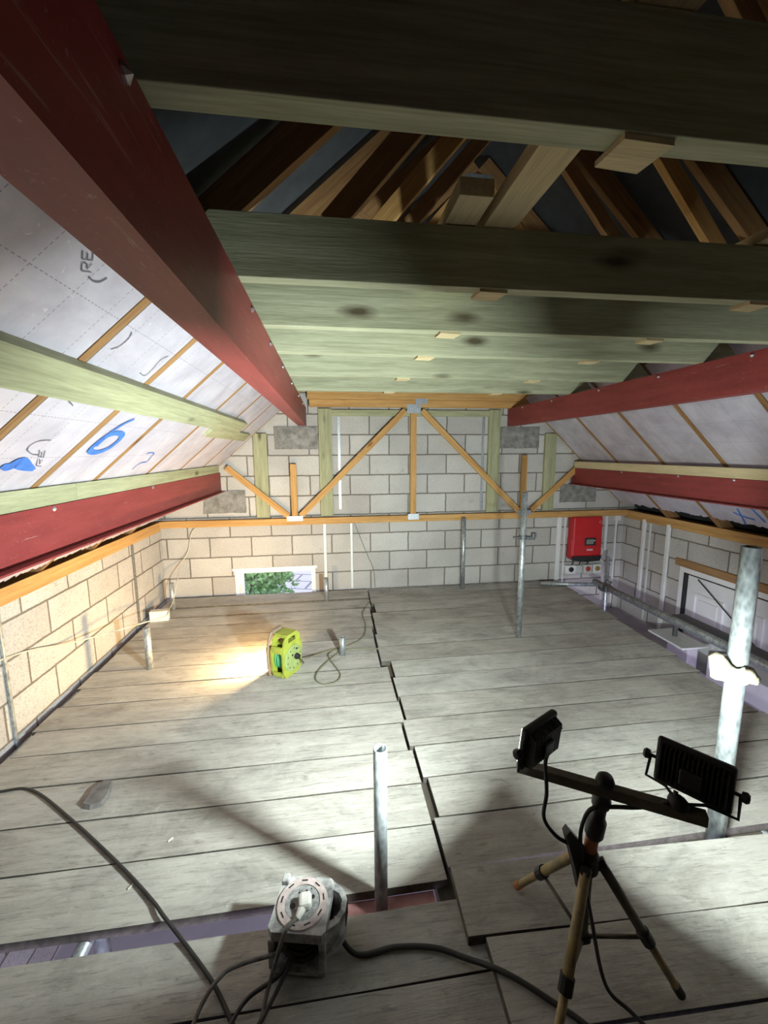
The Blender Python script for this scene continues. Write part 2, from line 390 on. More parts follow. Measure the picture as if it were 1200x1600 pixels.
struct(MB().box2((XL-0.1, YF, ZG), (XL, YB, 0.8)).build('wall_left', 'block_y', keep=True))
DY0, DY1, DZ = 2.82, 3.87, 0.405
mb = MB(); mb.box2((XR, YF, ZG), (XR+0.1, DY0, 0.8)); mb.box2((XR, DY1, ZG), (XR+0.1, YB, 0.8)); mb.box2((XR, DY0, DZ+0.085), (XR+0.1, DY1, 0.8))
struct(mb.build('wall_right', 'block_y', keep=True))
# rear gable wall behind the camera, open below the platform to let world light in
mb = MB(); mb.prism([(XL-0.1, -0.1), (XR+0.1, -0.1), (XR+0.1, 0.9), (XA, ZA+0.12), (XL-0.1, 0.9)], YF-0.1, YF, lambda u, v, d: (u, d, v))
struct(mb.build('wall_front', 'block_x', keep=True))
struct(MB().box2((XL-0.1, YF-3.0, ZG-0.1), (XR+0.1, YB+0.1, ZG)).build('floor', 'concrete'))
# roof covering: felt on both slopes
def slope_slab(name, side, x0, x1, off0, off1, y0, y1, mat):
    s = SL if side < 0 else SR; nx, nz = (-s, 1.0); ln = math.hypot(nx, nz); nx /= ln; nz /= ln
    zf = zl if side < 0 else zr
    pts = [(x0+nx*off0, zf(x0)+nz*off0), (x1+nx*off0, zf(x1)+nz*off0), (x1+nx*off1, zf(x1)+nz*off1), (x0+nx*off1, zf(x0)+nz*off1)]
    return MB().prism(pts, y0, y1, lambda u, v, d: (u, d, v)).build(name, mat)
struct(slope_slab('ceiling', -1, XL-0.35, XA+0.14, 0.125, 0.15, YF-0.1, YB+0.15, 'felt'))
struct(slope_slab('ceiling', 1, XA-0.14, XR+0.35, 0.125, 0.15, YF-0.1, YB+0.15, 'felt'))
struct(MB().box2((XL-0.45, YF-0.1, 0.60), (XL-0.1, YB+0.15, 0.64)).build('trim_1', 'felt'))
struct(MB().box2((XR+0.1, YF-0.1, 0.60), (XR+0.45, YB+0.15, 0.64)).build('trim_2', 'felt'))
struct(MB().box2((XL-0.45, YF-0.1, 0.60), (XL-0.42, YB+0.15, 0.82)).build('trim_3', 'felt'))
struct(MB().box2((XR+0.42, YF-0.1, 0.60), (XR+0.45, YB+0.15, 0.82)).build('trim_4', 'felt'))

# window in the end wall
wf = MB()
for a, b in (((WX0, WZ0), (WX0+0.05, WZ1)), ((WX1-0.05, WZ0), (WX1, WZ1)), ((WX0+0.05, WZ1-0.04), (WX1-0.05, WZ1)), ((WX0+0.05, WZ0), (WX1-0.05, WZ0+0.05))):
    wf.box2((a[0], YB+0.02, a[1]), (b[0], YB+0.08, b[1]))
win = struct(wf.build('window_1', 'upvc'))
sash = MB(); sash.box2((WX0+0.05, YB+0.035, WZ0+0.05), (WX0+0.095, YB+0.075, WZ1-0.04)); sash.build('window_sash', 'upvc', win)
MB().box2((WX0+0.05, YB+0.05, WZ0+0.05), (WX1-0.05, YB+0.056, WZ1-0.04)).build('pane', 'glass', win)
hb = MB().box2((WX0+0.055, YB+0.005, 0.02), (WX0+0.075, YB+0.034, 0.12)).build('handle', 'upvc', win)
MB().box2((WX0-0.02, YB-0.014, WZ1+0.0), (WX1+0.02, YB+0.02, WZ1+0.028)).build('head_trim', 'upvc', win)

# door in the right wall
df = MB(); df.box2((XR-0.01, DY1-0.06, ZG), (XR+0.08, DY1, DZ)); df.box2((XR-0.01, DY0, ZG), (XR+0.08, DY0+0.06, DZ)); df.box2((XR-0.01, DY0+0.06, DZ-0.06), (XR+0.08, DY1-0.06, DZ))
door = struct(df.build('door_1', 'upvc'))
leaf = MB().box2((XR+0.02, DY0+0.075, ZG), (XR+0.06, DY1-0.085, DZ-0.075)).build('door_leaf', 'upvc', door)
for (a, b) in ((DY0+0.16, DY0+0.44), (DY0+0.54, DY1-0.17)):
    for (z0, z1) in ((-0.55, 0.17), (-1.45, -0.75)):
        p = MB()
        for q0, q1 in (((a, z0), (b, z0+0.03)), ((a, z1-0.03), (b, z1)), ((a, z0+0.03), (a+0.03, z1-0.03)), ((b-0.03, z0+0.03), (b, z1-0.03))):
            p.box2((XR+0.006, q0[0], q0[1]), (XR+0.02, q1[0], q1[1]))
        p.box2((XR+0.010, a+0.06, z0+0.06), (XR+0.02, b-0.06, z1-0.06), 0.004)
        p.build('panel_moulding', 'upvc', door)
gs = MB().box2((XR-0.016, DY1-0.078, ZG), (XR+0.055, DY1-0.06, DZ-0.052)); gs.box2((XR-0.016, DY0+0.06, DZ-0.063), (XR+0.055, DY1-0.078, DZ-0.052)); gs.build('black_seal', 'black', door)
tag(timber('door_lintel', (XR+0.05, DY0-0.15, DZ+0.043), (XR+0.05, DY1+0.06, DZ+0.043), 0.14, 0.08, 'oldtruss'), 'brown timber lintel laid over the white door in the right wall', 'lintel')

# outdoors seen through the window
pv = MB().box2((-14, YB+0.3, -1.85), (12, 22, -1.75)).build('ground', 'pave', keep=True); struct(pv)
def shrub():
    t = thing('garden_shrub', (-1.75, 8.3, -1.75), 'leafy green shrub outside, seen through the small window', 'shrub')
    rnd = random.Random(3); mbl = MB()
    for i in range(4500):
        th = rnd.uniform(0, 2*PI); ph = math.acos(rnd.uniform(-0.6, 1)); r = 0.85*rnd.uniform(0.72, 1.05)*(1+0.15*math.sin(3*th+ph*4))
        c = V((-1.75 + r*math.sin(ph)*math.cos(th), 8.3 + r*math.sin(ph)*math.sin(th), -0.95 + 0.9*r*math.cos(ph)))
        d = V((rnd.uniform(-1, 1), rnd.uniform(-1, 1), rnd.uniform(-0.2, 1))).normalized(); s = d.cross(V((rnd.uniform(-1, 1), rnd.uniform(-1, 1), 0.3))).normalized(); L = rnd.uniform(0.08, 0.15)
        vs = [mbl.bm.verts.new(c), mbl.bm.verts.new(c+d*L*0.5+s*L*0.25), mbl.bm.verts.new(c+d*L), mbl.bm.verts.new(c+d*L*0.5-s*L*0.25)]
        mbl.bm.faces.new(vs)
    mbl.build('foliage', 'leaf', t)
    st = MB()
    for k in range(5):
        a = k*1.3; st.tube([(-1.75, 8.3, -1.75), (-1.75+0.25*math.cos(a), 8.3+0.25*math.sin(a), -1.2), (-1.75+0.5*math.cos(a), 8.3+0.5*math.sin(a), -0.7)], 0.015, 5)
    st.build('stem', 'bark', t)
shrub()

# wall plates
def plate_timber(name, x, label):
    return tag(timber(name, (x, YF+0.05, 0.85), (x, YB-0.06, 0.85), 0.10, 0.10, 'truss'), label, 'wall plate')
plate_timber('wall_plate', XL-0.03, 'long orange pine wall plate on top of the left block wall')
plate_timber('wall_plate', XR+0.03, 'long pine wall plate on top of the right block wall')

# ------------------------------------------------------------------ roof trusses
TY = [-1.2, -0.6, 0.05, 0.755, 1.38, 1.82, 2.26, 2.87, 3.48, 4.11]
TWORD = {3: 'directly above the nearest ceiling joist', 4: 'beside the second joist from the camera', 5: 'beside the third joist from the camera', 6: 'beside the fourth joist from the camera', 7: 'beside the fifth joist from the camera', 8: 'beside the sixth joist, farthest from the camera', 9: 'between the farthest joist and the gable frame'}
nL = V((-SL, 0, 1)).normalized(); nR = V((-SR, 0, 1)).normalized()
for i, y in enumerate(TY):
    if i < 2: continue
    lab = ('brown trussed rafter with webs, ' + TWORD[i]) if i in TWORD else 'brown trussed rafter behind the nearest ceiling joist'
    t = thing('roof_truss', (XA, y, ZA), lab, 'roof truss', 'trussed rafters of the old roof')
    yy = y
    a = V((XL-0.22, yy, zl(XL-0.22))) + nL*0.05; b = V((XA, yy, ZA)) + nL*0.05
    timber('rafter', a, b, 0.038, 0.10, 'rafter', t, nL)
    a = V((XR+0.22, yy, zr(XR+0.22))) + nR*0.05; b = V((XA, yy, ZA)) + nR*0.05
    timber('rafter', a, b, 0.038, 0.10, 'rafter', t, nR)
    # webs run down from the ridge and are cut off on top of the joists
    for (x1, z1), (x0, z0) in (((XA-0.03, ZA-0.05), (0.02, 2.34)), ((XA+0.03, ZA-0.05), (1.99, 2.34))):
        timber('web', (x1, yy, z1), (x0, yy, z0), 0.036, 0.07, 'truss' if i % 2 else 'oldtruss', t, V((1, 0, 0.5)))
    if i in (5, 6, 7, 8):
        timber('web', (XA-0.95, yy, zl(XA-0.95)+0.01), (XA-0.45, yy, 2.34), 0.036, 0.06, 'oldtruss', t, V((1, 0, 0.5)))
        timber('web', (XA+0.95, yy, zr(XA+0.95)+0.01), (XA+0.45, yy, 2.34), 0.036, 0.06, 'truss', t, V((1, 0, 0.5)))
    MB().box2((XA-0.09, yy-0.021, ZA-0.12), (XA+0.09, yy-0.019, ZA-0.03)).build('nail_plate', 'plate', t)
# ridge board

# ------------------------------------------------------------------ insulation boards
def ins_board(side, y0, y1, label, xo):
    s = SL if side < 0 else SR; zf = zl if side < 0 else zr; nn = nL if side < 0 else nR
    xe = XL+0.06 if side < 0 else XR-0.11
    ex = V((1 if side < 0 else -1, 0, abs(s))).normalized()   # up slope
    p0 = V((xe, y0, zf(xe))); L = (xo-xe)/ex.x if side < 0 else (xe-xo)/(-ex.x)
    L = abs(L)
    # local x = up slope, y = along the roof, z = normal ; front face at z=0
    x = ex; z = nn; yv = z.cross(x)
    q = Matrix((x, yv, z)).transposed().to_quaternion()
    W = (y1-y0)
    mb = MB(); bm = mb.bm; n = 26
    rnd = random.Random(int(y0*100)+side)
    lo = []; hi = []
    sgn = 1 if yv.y > 0 else -1
    for k in range(n+1):
        yy = W*k/n*sgn; jag = rnd.uniform(-0.018, 0.018)
        lo.append((jag, yy)); hi.append((L, yy))
    fv = [[bm.verts.new((a, b, h)) for (a, b) in (lo+hi[::-1])] for h in (0.0, 0.07)]
    m_ = n+1
    for lay in (0, 1):
        r0 = fv[lay][:m_]; r1 = fv[lay][m_:][::-1]
        for k in range(n): bm.faces.new((r0[k], r0[k+1], r1[k+1], r1[k]))
    ring0, ring1 = fv
    T = len(ring0)
    for k in range(T):
        f = bm.faces.new((ring0[k], ring0[(k+1) % T], ring1[(k+1) % T], ring1[k])); f.material_index = 1
    o = mb.build('insulation_board', ['foil', 'foam'], None, loc=p0, rot=q)
    return tag(o, label, 'insulation board', 'foil insulation boards on the %s slope' % ('left' if side < 0 else 'right')), q, p0, sgn
ins = {}
YE = [-1.2, -0.6, 0.05, 0.755, 1.38, 1.82, 2.26, 2.87, 3.48, 4.11, 4.76]
LN = {2: 'foil insulation board on left slope, left of the bolted beam end nearest the camera', 3: 'foil insulation board on left slope with large dashed printed grid and outlined letters', 4: 'foil insulation board on left slope with blue paint splash and printed ring logo', 5: 'foil insulation board on left slope with a blue spray painted 6', 6: 'foil insulation board on left slope with a small blue zigzag mark', 7: 'plain foil insulation board on left slope, third from the end wall', 8: 'foil insulation board on left slope, second from the end wall', 9: 'foil insulation board on left slope touching the end wall'}
RN = {3: 'foil insulation board on right slope nearest the camera', 4: 'foil insulation board on right slope with blue crossed spray marks', 5: 'foil insulation board on right slope beside the blue crossed marks', 6: 'wide foil insulation board on right slope in line with the leaning pole top', 7: 'foil insulation board on right slope, third from the end wall', 8: 'foil insulation board on right slope, second from the end wall', 9: 'foil insulation board on right slope touching the end wall'}
for k in range(2, 10):
    ins[-1, k] = ins_board(-1, YE[k]+0.022, YE[k+1]-0.028, LN[k], -0.36)
    if k in RN: ins[1, k] = ins_board(1, YE[k]+0.022, YE[k+1]-0.028, RN[k], 2.30)
def on_plane(side, x, y, off=0.004):
    return V((x, y, zl(x) if side < 0 else zr(x))) - (nL if side < 0 else nR)*off
def ribbon(name, side, key, pts, wid, mat, off=0.004, label=None):
    # pts (x,y) on the slope plane; flat ribbon of width wid (list or number), painted on its board
    P = smooth_path([on_plane(side, x, y, off) for x, y in pts], 6); nn = nL if side < 0 else nR; mb = MB(); prev = None
    for i, p in enumerate(P):
        t = (P[min(i+1, len(P)-1)]-P[max(i-1, 0)]).normalized(); s = t.cross(nn).normalized()
        u = i/(len(P)-1); ww = wid if not callable(wid) else wid(u)
        a = mb.bm.verts.new(p+s*ww/2); b = mb.bm.verts.new(p-s*ww/2)
        if prev: mb.bm.faces.new((prev[0], a, b, prev[1]))
        prev = (a, b)
    par, q, p0, sg = ins[key]
    me = bpy.data.meshes.new(name); bmesh.ops.recalc_face_normals(mb.bm, faces=mb.bm.faces)
    inv = (Matrix.Translation(p0) @ q.to_matrix().to_4x4()).inverted()
    bmesh.ops.transform(mb.bm, matrix=inv, verts=mb.bm.verts); mb.bm.to_mesh(me); mb.bm.free(); me.materials.append(M[mat])
    o = bpy.data.objects.new(name, me); C.objects.link(o); o.parent = par
    if label: o['label'] = label
    return o
# spray painted 6 (second lower panel) : pixel-measured spots on the slope
def L2(px, py):   # photo pixel -> point on left slope plane
    d = fwd + R_*(px-600)/FPX - U_*(py-800)/FPX; t = (0.9 - SL*XL - 1.66 + SL*0)/(d.z - SL*d.x); return (d.x*t, d.y*t)
def R2(px, py):
    d = fwd + R_*(px-600)/FPX - U_*(py-800)/FPX; t = (0.9 - SR*XR - 1.66)/(d.z - SR*d.x); return (d.x*t, d.y*t)
six = [L2(*p) for p in ((209, 654), (190, 663), (168, 678), (150, 692), (140, 703), (150, 706), (168, 700), (184, 688), (190, 679), (182, 676), (168, 680), (156, 689), (148, 697))]
ribbon('spray_mark', -1, (-1, 5), six, lambda u: 0.014+0.016*min(1, u*3), 'blue', label='blue spray painted 6')
ribbon('spray_mark', -1, (-1, 4), [L2(*p) for p in ((2, 727), (14, 728), (28, 722), (40, 728), (52, 733))], lambda u: 0.015+0.04*math.sin(PI*min(1, u*1.02)), 'blue', label='blue paint splash')
ribbon('spray_mark', -1, (-1, 6), [L2(*p) for p in ((206, 733), (214, 726), (222, 722), (229, 721), (235, 714), (240, 708), (234, 707), (228, 709))], 0.008, 'blue', label='blue zigzag mark')
ribbon('spray_mark', 1, (1, 4), [R2(*p) for p in ((1146, 800), (1160, 806), (1180, 812))], 0.02, 'blue')
ribbon('spray_mark', 1, (1, 4), [R2(*p) for p in ((1166, 820), (1160, 808), (1152, 794))], 0.014, 'blue')
ribbon('spray_mark', 1, (1, 4), [R2(*p) for p in ((1172, 792), (1184, 804), (1196, 816))], 0.016, 'blue')
# printed logos: outlined letters R E and a curved swoosh
def stroke_set(side, key, T, strokes, wid=0.0022):
    for st in strokes: ribbon('printed_mark', side, key, [T(*p) for p in st], wid, 'ink', 0.003)
def glyph(cx, cy, ux, uy, vx, vy, strokes):  # local (u,v) -> pixels
    return [[(cx+u*ux+v*vx, cy+u*uy+v*vy) for u, v in s] for s in strokes]
def letter(side, key, T, cx, cy, ux, uy, vx, vy, strokes):
    par = ins[key][0]
    for s in glyph(cx, cy, ux, uy, vx, vy, strokes):
        # straight strokes
        for a, b in zip(s, s[1:]):
            ribbon('printed_mark', side, key, [T(*a), T((a[0]+b[0])/2, (a[1]+b[1])/2), T(*b)], 0.0028, 'ink', 0.003)
RR = [[(0, 0), (0, 1), (0.7, 1), (0.8, 0.75), (0.7, 0.5), (0.25, 0.5), (0.8, 0)]]
EE = [[(1.9, 0), (1.1, 0), (1.1, 1), (1.9, 1)], [(1.1, 0.5), (1.7, 0.5)]]
letter(-1, (-1, 3), L2, 142, 424, 1.0, -17, -16, -2, RR + EE)
ribbon('printed_mark', -1, (-1, 3), [L2(*p) for p in ((138, 432), (145, 438), (155, 439), (166, 433))], 0.005, 'ink', 0.003)
ribbon('printed_mark', -1, (-1, 4), [L2(*p) for p in ((79, 687), (62, 688), (48, 694), (42, 702), (50, 709), (60, 710))], 0.004, 'ink', 0.003)
letter(-1, (-1, 4), L2, 64, 728, 3, -13, -8, -1, RR + EE)
ribbon('printed_mark', -1, (-1, 6), [L2(*p) for p in ((205, 518), (200, 528), (186, 540), (172, 545))], 0.004, 'ink', 0.003)
ribbon('printed_mark', -1, (-1, 5), [L2(*p) for p in ((262, 556), (250, 562), (238, 576), (226, 586), (218, 582))], 0.004, 'ink', 0.003)
# splinters hanging at the purlin
ribbon('printed_mark', -1, (-1, 4), [L2(*p) for p in ((98, 612), (104, 622), (112, 632))], 0.004, 'ink', 0.006)
ribbon('printed_mark', -1, (-1, 3), [L2(*p) for p in ((42, 598), (50, 606), (56, 614))], 0.006, 'ink', 0.006)

# treated timber fixed across the left insulation
def slope_timber(name, side, xc, y0, y1, width, thick, mat, label, off=0.0, cut=0):
    nn = nL if side < 0 else nR; zf = zl if side < 0 else zr
    c0 = V((xc, y0, zf(xc))) - nn*(thick/2+off); c1 = V((xc, y1, zf(xc))) - nn*(thick/2+off)
    return tag(timber(name, c0, c1, width, thick, mat, None, nn, cut1=cut), label, 'timber')
slope_timber('purlin', -1, -0.765, -1.6, 3.78, 0.125, 0.042, 'treated', 'long green-treated purlin running across the left insulation', 0.0)
slope_timber('packing_board', -1, -0.845, 3.10, 4.45, 0.10, 0.024, 'treated', 'short treated board under the far end of the left purlin', 0.0)

# ------------------------------------------------------------------ steel beams
def channel(name, side, xw, z0, z1, label, bolts, y1=YB-0.015, fl=0.09, lower=False):
    # web faces the room at x = xw; flanges point outwards
    s = side; t = 0.010; tf = 0.014
    t_ = thing(name, (xw, 1.4, z0), label, 'steel beam')
    pts = [(0, 0), (s*fl, 0), (s*fl, tf), (s*t, tf), (s*t, z1-z0-tf), (s*fl, z1-z0-tf), (s*fl, z1-z0), (0, z1-z0)]
    mb = MB(); mb.prism([(xw+u, z0+v) for u, v in pts], YF+0.02, y1, lambda u, v, d: (u, d, v))
    mb.build('steel_channel', 'red', t_)
    if lower:
        MB().box2((xw-s*0.045, YF+0.02, z0-0.008), (xw+s*fl, y1-0.02, z0)).build('bottom_plate', 'red', t_)
    for (y, z) in bolts:
        b = MB(); b.lathe([(0.011, 0), (0.011, 0.004), (0.008, 0.006), (0.0, 0.012)], (xw, y, z), V((-s, 0, 0)), 8)
        b.build('bolt', 'steel', t_)
    return t_
JY = [0.685, 1.31, 1.765, 2.205, 2.86, 3.52]
channel('steel_beam', -1, -0.24, 1.945, 2.148, 'upper left red oxide steel channel running from overhead to the end wall', [(y+0.0, 2.125) for y in (0.62, 1.48, 1.92, 2.42, 2.98, 3.62, 4.2)])
channel('steel_beam', 1, 2.13, 1.945, 2.148, 'upper right red oxide steel channel carrying the joist ends', [(y, 2.128) for y in (1.9, 2.5, 3.1, 3.8, 4.4)])
channel('steel_beam', -1, -1.165, 1.243, 1.44, 'lower left red oxide steel beam along the sloping insulation', [(2.9, 1.43), (1.9, 1.425)], lower=True, y1=YB-0.16)
channel('steel_beam', 1, 3.0, 1.25, 1.44, 'lower right red oxide steel beam along the sloping insulation', [(3.9, 1.43), (3.2, 1.43), (2.7, 1.43)], lower=True)
tag(timber('beam_packer', (-1.20, YF+0.1, 1.4815), (-1.20, 2.075, 1.4815), 0.068, 0.078, 'treated'), 'treated timber on lower left steel beam, length nearer the camera', 'timber')
tag(timber('beam_packer', (-1.20, 2.079, 1.4815), (-1.20, YB-0.2, 1.4815), 0.068, 0.078, 'treated'), 'treated timber on lower left steel beam, length nearer the end wall', 'timber')
tag(timber('beam_packer', (3.035, YF+0.1, 1.4815), (3.035, YB-0.05, 1.4815), 0.068, 0.078, 'pale'), 'pale timber lying on top of the lower right steel beam', 'timber')
def padstone(x0, x1, z0, z1, label, dark=False):
    mb = MB(); mb.box2((x0, YB-0.018, z0), (x1, YB+0.05, z1))
    bmesh.ops.subdivide_edges(mb.bm, edges=mb.bm.edges[:], cuts=9, use_grid_fill=True)
    for v in mb.bm.verts:
        d = noise.noise(v.co*14)*0.006; v.co += V((d, d*1.2 if v.co.y < YB else 0, d))
    tag(mb.build('padstone', 'padstone'), label, 'padstone', 'concrete padstones in the end wall')
padstone(-0.60, -0.12, 1.685, 1.936, 'rough concrete padstone in end wall under upper left steel beam')
padstone(-1.40, -0.945, 0.975, 1.228, 'concrete padstone with smeared mortar under lower left steel beam')
padstone(2.055, 2.545, 1.685, 1.936, 'dark concrete padstone in end wall under upper right steel beam')
padstone(2.865, 3.345, 1.01, 1.235, 'dark concrete padstone under lower right beam, above the red inverter')

# ------------------------------------------------------------------ ceiling joists
JL = ['nearest and darkest ceiling joist, right overhead across the top of the photo', 'dark treated ceiling joist, second from the camera', 'green treated ceiling joist, third from the camera', 'green treated ceiling joist, fourth from the camera', 'bright green treated ceiling joist, fifth from the camera', 'green treated ceiling joist, farthest one before the gable frame']
for y, lb in zip(JY, JL):
    yb = y
    o = timber('ceiling_joist', (-0.395, yb, 2.235), (2.30, yb, 2.235), 0.048, 0.170, 'joist', cut0=1.0, cut1=-1.0)
    tag(o, lb, 'ceiling joist', 'treated ceiling joists between the upper steel beams')
# small offcuts fixed under joists
k = 0
for y, wd in zip(JY, ('nearest', 'second', 'third', 'fourth', 'fifth', 'farthest')):
    for x, sd in ((0.515, 'left'), (1.455, 'right')):
        if y < 0.7 and sd == 'right': continue
        mb = MB(); mb.prism([(x-0.045, y-0.022), (x+0.045, y-0.018), (x+0.035, y+0.052), (x-0.05, y+0.045)], 2.140, 2.1495, lambda u, v, d: (u, v, d))
        tag(mb.build('timber_packer', 'pale'), 'small pale offcut under the %s joist from camera, %s one' % (wd, sd) if y > 0.7 else 'pale offcut tab under the nearest overhead joist', 'timber packer', 'pale offcuts under the joists')
# binders lying on top of the joists
tag(timber('binder', (0.525, -1.5, 2.342), (0.525, 3.0, 2.342), 0.10, 0.040, 'pale'), 'pale pine binder laid lengthwise on top of the joists', 'timber binder')
tag(timber('binder', (0.405, 1.15, 2.346), (0.405, 2.6, 2.346), 0.095, 0.045, 'pale'), 'shorter pine binder beside the long one on the joists', 'timber binder')
tag(timber('binder', (1.455, -1.5, 2.345), (1.455, 4.2, 2.345), 0.09, 0.035, 'pale'), 'right hand pine binder on top of the joists', 'timber binder')
tag(timber('loose_plank', (0.66, 0.58, 2.342), (1.36, 0.46, 2.342), 0.12, 0.035, 'pale'), 'loose pale plank lying on the nearest joist at top right', 'plank')

# ------------------------------------------------------------------ gable frame against the end wall
YT = 4.735
gt = thing('gable_truss', (0.95, YT, 0.87), 'orange pine gable truss standing against the block end wall', 'roof truss')
timber('bottom_chord', (XL+0.02, YT, 0.868), (XR-0.02, YT, 0.868), 0.04, 0.075, 'truss', gt)
timber('king_post', (0.975, YT+0.005, 0.905), (0.975, YT+0.005, 2.15), 0.036, 0.07, 'truss', gt, V((1, 0, 0)))
timber('web', (0.88, YT, 2.12), (-0.335, YT, 0.93), 0.035, 0.065, 'truss', gt, V((-1, 0, 1)))
timber('web', (1.07, YT, 2.12), (2.285, YT, 0.93), 0.035, 0.065, 'truss', gt, V((1, 0, 1)))
timber('web', (-1.12, YT, 1.49), (-0.47, YT, 0.93), 0.035, 0.065, 'truss', gt, V((1, 0, 1)))
timber('web', (3.10, YT, 1.50), (2.46, YT, 0.93), 0.035, 0.065, 'truss', gt, V((-1, 0, 1)))
timber('upright', (-0.40, YT+0.004, 0.905), (-0.40, YT+0.004, 1.52), 0.036, 0.068, 'truss', gt, V((1, 0, 0)))
timber('upright', (2.345, YT+0.004, 0.905), (2.345, YT+0.004, 1.60), 0.036, 0.068, 'truss', gt, V((1, 0, 0)))
timber('top_rail', (-0.22, YT-0.02, 2.271), (2.62, YT-0.02, 2.271), 0.045, 0.085, 'truss', gt)
timber('top_rail', (-0.20, YT, 2.188), (2.45, YT, 2.188), 0.042, 0.078, 'truss', gt, cut1=0.9)
a = V((XL+0.10, YT, zl(XL+0.10)))+nL*0.05; timber('rafter', a, V((XA, YT, ZA))+nL*0.05, 0.038, 0.10, 'truss', gt, nL)
a = V((XR-0.10, YT, zr(XR-0.10)))+nR*0.05; timber('rafter', a, V((XA, YT, ZA))+nR*0.05, 0.038, 0.10, 'truss', gt, nR)
for (x, z, sx, sz) in ((0.975, 2.135, 0.16, 0.10), (1.06, 2.215, 0.14, 0.06), (-0.40, 0.905, 0.18, 0.06), (2.36, 0.905, 0.18, 0.06), (0.975, 0.89, 0.13, 0.07)):
    MB().box2((x-sx/2, YT-0.046 if z > 2.2 else YT-0.024, z-sz/2), (x+sx/2, YT-0.043 if z > 2.2 else YT-0.0205, z+sz/2)).build('nail_plate', 'plate', gt)
tag(timber('noggin', (-0.10, YB-0.02, 2.09), (2.05, YB-0.02, 2.09), 0.035, 0.07, 'treated'), 'green treated noggin fixed to blocks under the gable rail', 'timber')
for x, z0, z1, lb in ((-0.035, 0.915, 2.135, 'tall treated stud left of centre behind the long diagonal'), (1.965, 0.915, 2.135, 'tall treated stud right of centre behind the long diagonal'), (-0.755, 0.915, 1.86, 'outer treated stud between the left padstones'), (2.69, 0.915, 1.86, 'outer treated stud between the right padstones')):
    tag(timber('treated_stud', (x, YB-0.022, z0), (x, YB-0.022, z1), 0.042, 0.145, 'treated', None, V((1, 0, 0))), lb, 'timber stud', 'green treated studs on the end wall')
def strap(x, z0, z1, label):
    mb = MB(); mb.box2((x-0.014, YB-0.006, z0), (x+0.014, YB-0.003, z1)); o = mb.build('metal_strap', 'plate'); tag(o, label, 'strap')
strap(0.12, 0.99, 2.05, 'perforated silver metal strap on blocks beside the left tall stud')
strap(1.835, 0.93, 2.05, 'grey metal strap on blocks beside the right tall stud')

# ------------------------------------------------------------------ scaffold boards
def board(x0, x1, y0, y1, z, label, seed, tilt=0.0, grp='weathered scaffold boards of the platform'):
    rnd = random.Random(seed); L = x1-x0; W = y1-y0; T = 0.038
    mb = MB(); mb.box((L/2, 0, 0), (L, W, T), None, 0.0018)
    bmesh.ops.subdivide_edges(mb.bm, edges=[e for e in mb.bm.edges if abs((e.verts[0].co-e.verts[1].co).x) > L*0.5], cuts=14)
    warp = rnd.uniform(-0.004, 0.004); ph = rnd.uniform(0, 6); fr = rnd.uniform(1.5, 3)
    for v in mb.bm.verts:
        sgn = 1 if v.co.y > 0 else -1
        v.co.y += sgn*noise.noise(V((v.co.x*fr+ph, sgn*3.3, seed)))*0.004
        v.co.z += warp*math.sin(v.co.x*1.7+ph)*0.6
    mb.bm.normal_update()
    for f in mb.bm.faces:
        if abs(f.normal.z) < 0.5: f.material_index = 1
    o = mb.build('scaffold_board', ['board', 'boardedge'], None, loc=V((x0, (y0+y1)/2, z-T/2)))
    o.rotation_euler = (0, 0, tilt)
    return tag(o, label, 'scaffold board', grp)
REd = [1.375, 1.61, 1.845, 2.075, 2.31, 2.555, 2.80, 3.04, 3.29, 3.54, 3.80, 4.05, 4.30, 4.54, 4.76]
RS = [0.435, 0.462, 0.440, 0.415, 0.44, 0.43, 0.45, 0.375, 0.38, 0.40, 0.405, 0.45, 0.425, 0.43]
LEd = [1.332, 1.58, 1.812, 2.05, 2.29, 2.506, 2.75, 2.96, 3.197, 3.474, 3.72, 3.96, 4.19, 4.43, 4.72]
def rend(y): return 2.70 + (y-2.0)*0.075
for i in range(14):
    j = 13-i
    where = 'touching the end wall' if j == 0 else ('%s row out from the end wall' % ORD[j])
    board(RS[i], rend(REd[i])+random.Random(i).uniform(-0.03, 0.03)+(0.9 if i == 0 else 0), REd[i]+0.004, REd[i+1]-0.003, 0.0, 'grey scaffold board right of the centre joint, ' + where, 10+i)
def rs_at(y0, y1):
    return min([RS[k] for k in range(14) if REd[k] < y1-0.02 and REd[k+1] > y0+0.02] + [0.5])
for i in range(14):
    j = 13-i
    where = 'touching the end wall below the window' if j == 0 else ('%s row out from the end wall' % ORD[j])
    zt = 0.004 if i < 12 else (0.012 if i == 12 else 0.03)
    board(-1.80+random.Random(i+50).uniform(-0.015, 0.02), rs_at(LEd[i], LEd[i+1])-0.016, LEd[i]+0.004, LEd[i+1]-0.003, zt-0.004, 'weathered scaffold board left of the centre joint, ' + where, 40+i)
